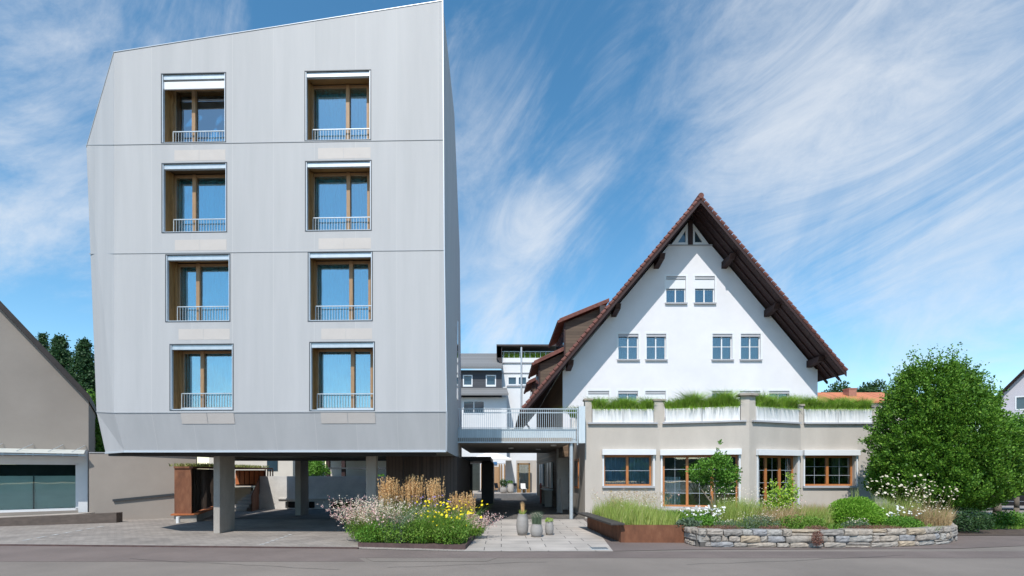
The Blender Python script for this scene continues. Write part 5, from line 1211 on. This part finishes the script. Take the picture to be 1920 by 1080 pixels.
# flower bed on the left, in front of the building
fb = MB(); bed = [(X(672,14.35),14.35),(X(872,13.85),13.85),(-.85,16.2),(-1.4,17.0),(-4.1,16.9)]
fb.slab(bed, 0.0, .09); struct(fb.build('flower_bed_soil', M['soil']))
ed = thing('bed_edging', 'thin rusty steel edging around the flower bed in front of the columns', 'edging', (-2.4,14.2,0))
w = MB()
for i in range(5): a_, b_ = bed[i], bed[(i+1)%5]; w.bar((a_[0],a_[1],.06),(b_[0],b_[1],.06),.025,.13)
w.build('steel_strip', M['kerb'], ed)
zB = .09; gA = 'feather reed grasses in the left flower bed'
for (px, Y, wd_, h_, n_, lab) in ((728,16.4,.30,1.62,110,'feather reed grass clump nearest the pale column, upright tan plumes'),
        (774,16.6,.30,1.66,120,'tallest feather reed grass clump in the middle of the left flower bed'),
        (815,16.3,.22,1.58,95,'narrow feather reed grass clump right of the tallest one'),
        (866,16.6,.42,1.2,75,'shorter loose feather reed grass at the right end of the flower bed'),
        (750,16.9,.18,1.4,30,'thin feather reed grass between the two largest clumps')):
    c = (X(px,Y),Y); t = thing('reed_grass', lab, 'ornamental grass', (c[0],c[1],zB), gA)
    blades('foliage', disc(420,c,wd_,.3,zB), h_*.62, .014, M['herb'], t, lean=.3)
    B = disc(n_,c,wd_,.25,zB); _, tp = blades('stem', B, h_*1.03, .008, M['grass_dry'], t, lean=.1, hj=.14)
    k = 34; tt = RNG.uniform(0,1,(n_,k,1)); PP = (tp[:,None,:]*(1)+np.array([0,0,-1.])*tt*h_*.33+RNG.normal(size=(n_,k,3))*np.array([.006,.006,.003])).reshape(-1,3)
    dv_ = (B[:,None,:]-tp[:,None,:])*tt*.33; PP[:,:2] += dv_.reshape(-1,3)[:,:2]
    leaves('plume', PP, .042, M['reed'], t, up=2.5, aspect=.45)
def gaura(px, Y, rx, h, n, lab, mats, zt=zB, reach=.45):
    c = (X(px,Y),Y); t = thing('gaura_plant', lab, 'flowering plant', (c[0],c[1],zt))
    leaves('foliage', ell(1200,(c[0],c[1],zt+h*.3),(rx*.8,.5,h*.36),.0,zmin=zt), .05, M['herb'], t, up=.7)
    B = disc(n,c,rx*.5,.35,zt); lv = np.stack([(B[:,0]-c[0])/rx*reach*2, np.full(n,-.1), np.zeros(n)],1)
    _, tp = blades('stem', B, h, .007, M['herb'], t, lean=.35, hj=.35, leanvec=lv)
    k = 9; tt = RNG.uniform(0,.5,(n,k,1)); PP = (tp[:,None,:]+(B-tp)[:,None,:]*tt*.8+RNG.normal(size=(n,k,3))*.03).reshape(-1,3)
    s1 = len(PP)//2; leaves('flowers', np.repeat(PP[:s1],2,0)+RNG.normal(size=(s1*2,3))*.008, .034, mats[0], t, up=0, aspect=.9); leaves('flowers', PP[s1:], .036, mats[1], t, up=0, aspect=.9)
gaura(678,15.5,.62,1.02,230,'airy pink and white flowering plant at the left end of the flower bed',(M['pink'],M['cream_petal']),reach=.42)
gaura(712,15.2,.5,1.05,190,'cream and pink flowering plant in front of the pale column',(M['cream_petal'],M['pink']),reach=.3)
gaura(765,15.0,.5,.92,60,'sparse white-flowered plant in the middle of the flower bed',(M['cream_petal'],M['pink']),reach=.3)
gaura(893,16.2,.34,.62,120,'small pink flowering plant at the right end of the flower bed',(M['pink'],M['pink']),reach=.7)
for (px,Y,rx,h,n,lab) in ((700,14.85,.45,.5,1700,'leafy green plants at the front left of the flower bed'),(745,14.7,.45,.62,2000,'leafy green plants at the front middle of the flower bed'),(790,14.7,.4,.6,1900,'green herb foliage left of the yellow flowers'),(845,14.6,.48,.62,2600,'dense green foliage below the yellow flowers')):
    c = (X(px,Y),Y); t = thing('herb_plant', lab, 'plant', (c[0],c[1],zB)); lp_ = ell(n,(c[0],c[1]-.12,zB+h*.42),(rx*1.12,.46,h*.62),.0,zmin=.06); lp_[:,2] += .09*np.sin(lp_[:,0]*7+Y*9)*np.clip(lp_[:,2]-.2,0,1)*2
    leaves('foliage', lp_, .06, M['herb'] if px != 700 else M['bright_leaf'], t, up=.8)
    blades('blade', disc(340,c,rx*.95,.36,zB), h*1.45, .016, M['herb'] if px != 745 else M['silver_herb'], t, lean=.7, hj=.5)
t = clump('yellow_flowers','yellow daisy-like flowers on the right half of the flower bed','flowers',(X(848,14.95),14.95),.62,.45,.72,3600,'leaf',M['herb'],M['yellow'],.040,85,z0=zB,ls=.055,stems=.93,fsp=.62,face=(0,-.6,.8))
t = clump('yellow_flowers','few yellow flowers at the front edge of the flower bed','flowers',(X(835,14.5),14.5),.55,.25,.42,1200,'leaf',M['herb'],M['yellow'],.032,22,z0=zB,ls=.055,stems=.66,fsp=.6,face=(0,-.6,.8))
t = clump('purple_coneflowers','pale purple flowers between the reed grass and the yellow flowers','flowers',(X(812,15.5),15.5),.45,.3,.75,700,'leaf',M['herb'],M['purple'],.034,46,z0=zB,ls=.05,stems=1.02,fsp=.6)
clump('pink_flowers','small pink and white flowers low along the front of the flower bed','flowers',(X(735,14.7),14.7),.75,.3,.42,900,'leaf',M['herb'],M['pink'],.022,130,z0=zB,ls=.05,stems=.66,fsp=.6)
t = clump('coneflowers','two salmon pink blooms low at the front of the flower bed','flowers',(X(708,14.6),14.6),.12,.1,.4,120,'leaf',M['herb'],M['pink'],.05,4,z0=zB,ls=.05,stems=.55,fsp=.5,face=(0,-1,.3))

# main garden plants
clump('daisy_clump','white daisies with dark leaves at the left end of the stone wall','flowers',(X(1318,15.6),15.6),.62,.45,.38,1900,'leaf',M['bright_leaf'],M['white_petal'],.038,85,stems=.52,ls=.07)
clump('comfrey_plant','broad blue-green leaves at the corner of the stone wall','plant',(X(1290,15.3),15.3),.38,.25,.26,380,'leaf',M['silver_herb'],ls=.13)
clump('dry_grass_clump','tan and green grasses behind the white daisies','grasses',(X(1385,16.3),16.3),.75,.6,.78,1700,'blade',M['grass_meadow'],M['cream_petal'],.02,120,lean=.35)
clump('rusty_seed_grass','rust-tinted seed grasses in the middle of the garden','grasses',(X(1455,16.0),16.0),.8,.55,.55,1500,'blade',M['grass_dry'],M['pink'],.018,110,lean=.35)
clump('silver_shrub','silvery leaved white-flowering shrub above the stone wall centre','shrub',(X(1425,15.1),15.1),.6,.38,.42,2400,'leaf',M['silver_herb'],M['cream_petal'],.014,90,ls=.035,stems=.4)
clump('silver_shrub','low silvery shrub left of the tan grasses','shrub',(X(1365,15.0),15.0),.45,.3,.3,1300,'leaf',M['silver_herb'],M['cream_petal'],.014,50,ls=.035,stems=.3)
clump('green_herb','soft green herb foliage left of the round bush','plant',(X(1500,15.4),15.4),.75,.4,.40,2200,'leaf',M['herb'],ls=.05)
clump('tan_grass','tall tan grass between the lime shrub and the round bush','grasses',(X(1520,16.4),16.4),.75,.4,.62,1300,'blade',M['grass_dry'],lean=.3)
clump('green_grass','fine green grass between the lime shrub and the round bush','grasses',(X(1525,16.0),16.0),.6,.4,.6,900,'blade',M['grass_meadow'],lean=.35)
ls_ = thing('lime_shrub','upright lime-green shrub in front of the narrow glazed door','shrub',(X(1465,17.6),17.6,zS))
c = (X(1465,17.6),17.6); pp = []
for (dx,h_) in ((-.42,.95),(-.30,1.35),(-.12,1.05),(.06,1.0),(.28,1.55),(.36,1.3),(.5,1.1),(-.5,.6),(.18,.8)):
    k = 230; tt = RNG.uniform(0,1,k)**.8; pp.append(np.stack([c[0]+dx*(.5+.5*tt)+RNG.normal(size=k)*.09*(1.15-tt), c[1]+RNG.normal(size=k)*.14, zS+.1+tt*h_],1))
leaves('foliage', np.concatenate(pp), .08, M['lime_leaf'], ls_, up=.4, aspect=.65)
w = MB()
for dx in (-.3,0,.3): w.cyl((c[0]+dx*.3,c[1],zS),(c[0]+dx,c[1],zS+.9),.02,.01,6)
w.build('stem', M['bark'], ls_)
rb = thing('round_bush','bright green rounded bush above the stone wall','shrub',(X(1600,15.9),15.9,zS))
c = (X(1602,15.9),15.9,zS+.18); d = unit(RNG.normal(size=(11000,3))); d[:,2] = np.abs(d[:,2]); lp = 1+.05*np.sin(d[:,0]*9)+.05*np.sin(d[:,2]*11+d[:,1]*7)
p = d*np.array([.80,.72,.72])*(RNG.uniform(.72,1.03,(11000,1))*lp[:,None])+np.array(c); leaves('foliage', p, .052, M['ball_leaf'], rb, up=.55, outdir=d)
leaves('inner_foliage', ell(2500,(c[0],c[1],c[2]+.1),(.72,.65,.5),zmin=zS), .07, M['ball_leaf'], rb)
blades('sprig', disc(14,(c[0]+.02,c[1]),.15,.1,zS+.8), .45, .014, M['grass_meadow'], rb, lean=.2)
clump('white_filler','small white-flowered cushion in front of the round bush','flowers',(X(1605,14.95),14.95),.42,.2,.3,1000,'leaf',M['silver_herb'],M['cream_petal'],.013,60,ls=.04,stems=.28)
clump('tall_daisies','tall white yarrow-like flowers on stems beside the round tree','flowers',(X(1675,16.8),16.8),.85,.6,.72,1100,'blade',M['grass_meadow'],M['cream_petal'],.040,70,stems=1.28,lean=.3,mstem=M['grass_meadow'],hj=.4)
clump('tall_daisies','white flowers on dry stems at the right end of the garden','flowers',(X(1735,16.2),16.2),.72,.5,.55,1300,'blade',M['grass_dry'],M['cream_petal'],.032,85,stems=1.02,lean=.35,mstem=M['grass_dry'])
clump('daisy_clump','low daisies with dark green leaves near the right end of the wall','flowers',(X(1690,15.3),15.3),.6,.35,.38,1900,'leaf',M['bright_leaf'],M['white_petal'],.034,45,stems=.52,ls=.06)
clump('russet_grass','russet seed grass spilling at the right end of the stone wall','grasses',(X(1750,15.5),15.5),.42,.35,.5,900,'blade',M['grass_dry'],M['cream_petal'],.02,60,lean=.5)
for (px,Y,rx,lab) in ((1348,14.62,.72,'purple-red sedum mat over the left part of the stone wall'),(1450,14.55,.45,'brownish sedum mat above the middle of the wall'),(1530,14.5,.35,'drooping brown sedum spilling over the stone wall'),(1640,14.6,.9,'long brownish sedum mat over the right part of the wall')):
    t = thing('sedum_mat', lab, 'ground cover plant', (X(px,Y),Y,.46)); leaves('foliage', ell(int(1500*rx+500),(X(px,Y),Y,.49),(rx,.24,.09)), .03, M['sedum_red'], t, up=.7)
    if 'drooping' in lab: leaves('trailing', ell(800,(X(1533,13.98),13.98,.3),(.17,.07,.22)), .035, M['sedum_red'], t, up=-.3)
gcov = zone(15000, [(5.6,15.1),(12.6,14.75),(13.2,16.2),(16,19),(16,22),(8.2,21.2),(5.6,21)], zS)
o, _ = blades('ground_cover', gcov, .20, .022, M['herb'], None, lean=.9); o['kind'] = 'stuff'

# ------------------------------------------------------------------ camera, sun, sky
cam = bpy.data.cameras.new('camera'); co = bpy.data.objects.new('camera', cam); COL.objects.link(co); SC.camera = co
co.location = (0,0,EYE); co.rotation_euler = (math.radians(90),0,0)
cam.sensor_width = 36; cam.lens = 18; cam.shift_x = (960-CX)/1920; cam.shift_y = (CY-540)/1920; cam.clip_end = 2000; cam.clip_start = .1
EL, AZ = math.radians(52), math.radians(14)      # sun behind the camera, a little to the left
sl = bpy.data.lights.new('sun','SUN'); sl.energy = 4.2; sl.angle = math.radians(.5); sl.color = (1,.96,.9)
so_ = bpy.data.objects.new('sun', sl); COL.objects.link(so_)
sd = Vector((-math.sin(AZ)*math.cos(EL), -math.cos(AZ)*math.cos(EL), math.sin(EL)))
so_.rotation_euler = sd.to_track_quat('Z','Y').to_euler(); so_.location = (-10,-20,40)
wd = bpy.data.worlds.new('World'); SC.world = wd; wd.use_nodes = True; nt = wd.node_tree; L = nt.links
bg = nt.nodes['Background']; bg.inputs['Strength'].default_value = 0.12
sk = N(nt,'ShaderNodeTexSky'); sk.sky_type = 'NISHITA'; sk.sun_disc = False; sk.sun_elevation = EL; sk.sun_rotation = math.radians(180)+AZ
sk.air_density = 1.0; sk.dust_density = .4; sk.ozone_density = 1.6; sk.altitude = 400
hsv = N(nt,'ShaderNodeHueSaturation'); hsv.inputs['Hue'].default_value = .487; hsv.inputs['Saturation'].default_value = 1.24; hsv.inputs['Value'].default_value = 1.5; L.new(sk.outputs[0], hsv.inputs['Color'])
tc = N(nt,'ShaderNodeTexCoord'); sp = N(nt,'ShaderNodeSeparateXYZ'); L.new(tc.outputs['Generated'], sp.inputs[0])
def mth(op, a, b=None, clamp=False):
    n = N(nt,'ShaderNodeMath', operation=op); n.use_clamp = clamp
    for i, v in enumerate((a,b)):
        if v is None: continue
        if isinstance(v,(int,float)): n.inputs[i].default_value = v
        else: L.new(v, n.inputs[i])
    return n.outputs[0]
# cirrus layer: sky direction projected on a high flat sheet of cloud
zz = mth('ADD', mth('MAXIMUM', sp.outputs[2], 0.0), .22)
cu = mth('DIVIDE', sp.outputs[0], zz); cv = mth('DIVIDE', sp.outputs[1], zz)
cb = N(nt,'ShaderNodeCombineXYZ'); L.new(cu, cb.inputs[0]); L.new(cv, cb.inputs[1])
def fbm(ang, sx, sy, sc, off, dist, det=9, rough=.62):
    f = Vector((math.cos(math.radians(ang)), 0, math.sin(math.radians(ang)))); g = Vector((-f.z, 0, f.x)); out = []
    for v_, k_ in ((f, sx), (g, sy)):
        d_ = N(nt,'ShaderNodeVectorMath', operation='DOT_PRODUCT'); d_.inputs[1].default_value = v_*k_; L.new(tc.outputs['Generated'], d_.inputs[0]); out.append(d_.outputs['Value'])
    c_ = N(nt,'ShaderNodeCombineXYZ'); L.new(mth('ADD', out[0], off), c_.inputs[0]); L.new(out[1], c_.inputs[1]); L.new(mth('MULTIPLY', sp.outputs[1], .6), c_.inputs[2])
    n = N(nt,'ShaderNodeTexNoise', Scale=sc, Detail=det); n.inputs['Roughness'].default_value = rough; n.inputs['Distortion'].default_value = dist
    L.new(c_.outputs[0], n.inputs['Vector']); return n.outputs[0]
def blob(px, py, r, amp):
    d = Vector(((px-CX)/FP, 1, (CY-py)/FP)).normalized()
    vd = N(nt,'ShaderNodeVectorMath', operation='DISTANCE'); vd.inputs[1].default_value = d; L.new(tc.outputs['Generated'], vd.inputs[0])
    mr = N(nt,'ShaderNodeMapRange'); mr.interpolation_type = 'SMOOTHSTEP'; mr.inputs['From Min'].default_value = r; mr.inputs['From Max'].default_value = 0; mr.inputs['To Min'].default_value = 0; mr.inputs['To Max'].default_value = amp
    L.new(vd.outputs['Value'], mr.inputs[0]); return mr.outputs[0]
fine = fbm(25, 1.0, 2.3, 2.6, 3.1, 1.5, 14, .66)
wisp = fbm(42, 1.0, 1.9, 2.6, 12.2, 1.9, 14, .66)
sel = N(nt,'ShaderNodeMapRange'); sel.interpolation_type = 'SMOOTHSTEP'; sel.inputs['From Min'].default_value = .08; sel.inputs['From Max'].default_value = .42; L.new(sp.outputs[0], sel.inputs[0])
streak = mth('ADD', mth('MULTIPLY', fine, sel.outputs[0]), mth('MULTIPLY', wisp, mth('SUBTRACT', 1.0, sel.outputs[0])))
soft = fbm(15, 1.0, 1.4, 1.9, 1.3, .6, 12, .66)
mask = None
for b_ in ((1720,120,.50,.46),(1480,80,.34,.30),(1880,420,.33,.44),(1000,430,.20,.42),(900,230,.26,.34),(930,560,.22,.42),(1150,250,.45,.14),(1080,330,.16,.26),(60,330,.26,.42),(120,90,.34,.28),(1640,600,.25,.10),(1120,80,.3,.16),(1800,640,.3,.10)):
    v = blob(*b_); mask = v if mask is None else mth('MAXIMUM', mask, v)
dens = mth('ADD', mth('MULTIPLY', streak, 1.1), mth('MULTIPLY', soft, .75))
dens = mth('ADD', dens, mask)
mr = N(nt,'ShaderNodeMapRange'); mr.interpolation_type = 'SMOOTHSTEP'; mr.inputs['From Min'].default_value = .93; mr.inputs['From Max'].default_value = 1.66; mr.inputs['To Max'].default_value = .82
L.new(dens, mr.inputs[0])
hz = N(nt,'ShaderNodeMapRange'); hz.inputs['From Min'].default_value = 0; hz.inputs['From Max'].default_value = .12; L.new(sp.outputs[2], hz.inputs[0])
fac = mth('MULTIPLY', mr.outputs[0], hz.outputs[0])
mx = N(nt,'ShaderNodeMix', data_type='RGBA'); mx.inputs[7].default_value = (6.6,6.9,7.3,1); L.new(fac, mx.inputs[0]); L.new(hsv.outputs[0], mx.inputs[6]); L.new(mx.outputs[2], bg.inputs[0])
SC.view_settings.view_transform = 'Standard'; SC.view_settings.look = 'None'; SC.view_settings.gamma = 1; SC.view_settings.exposure = 0.12
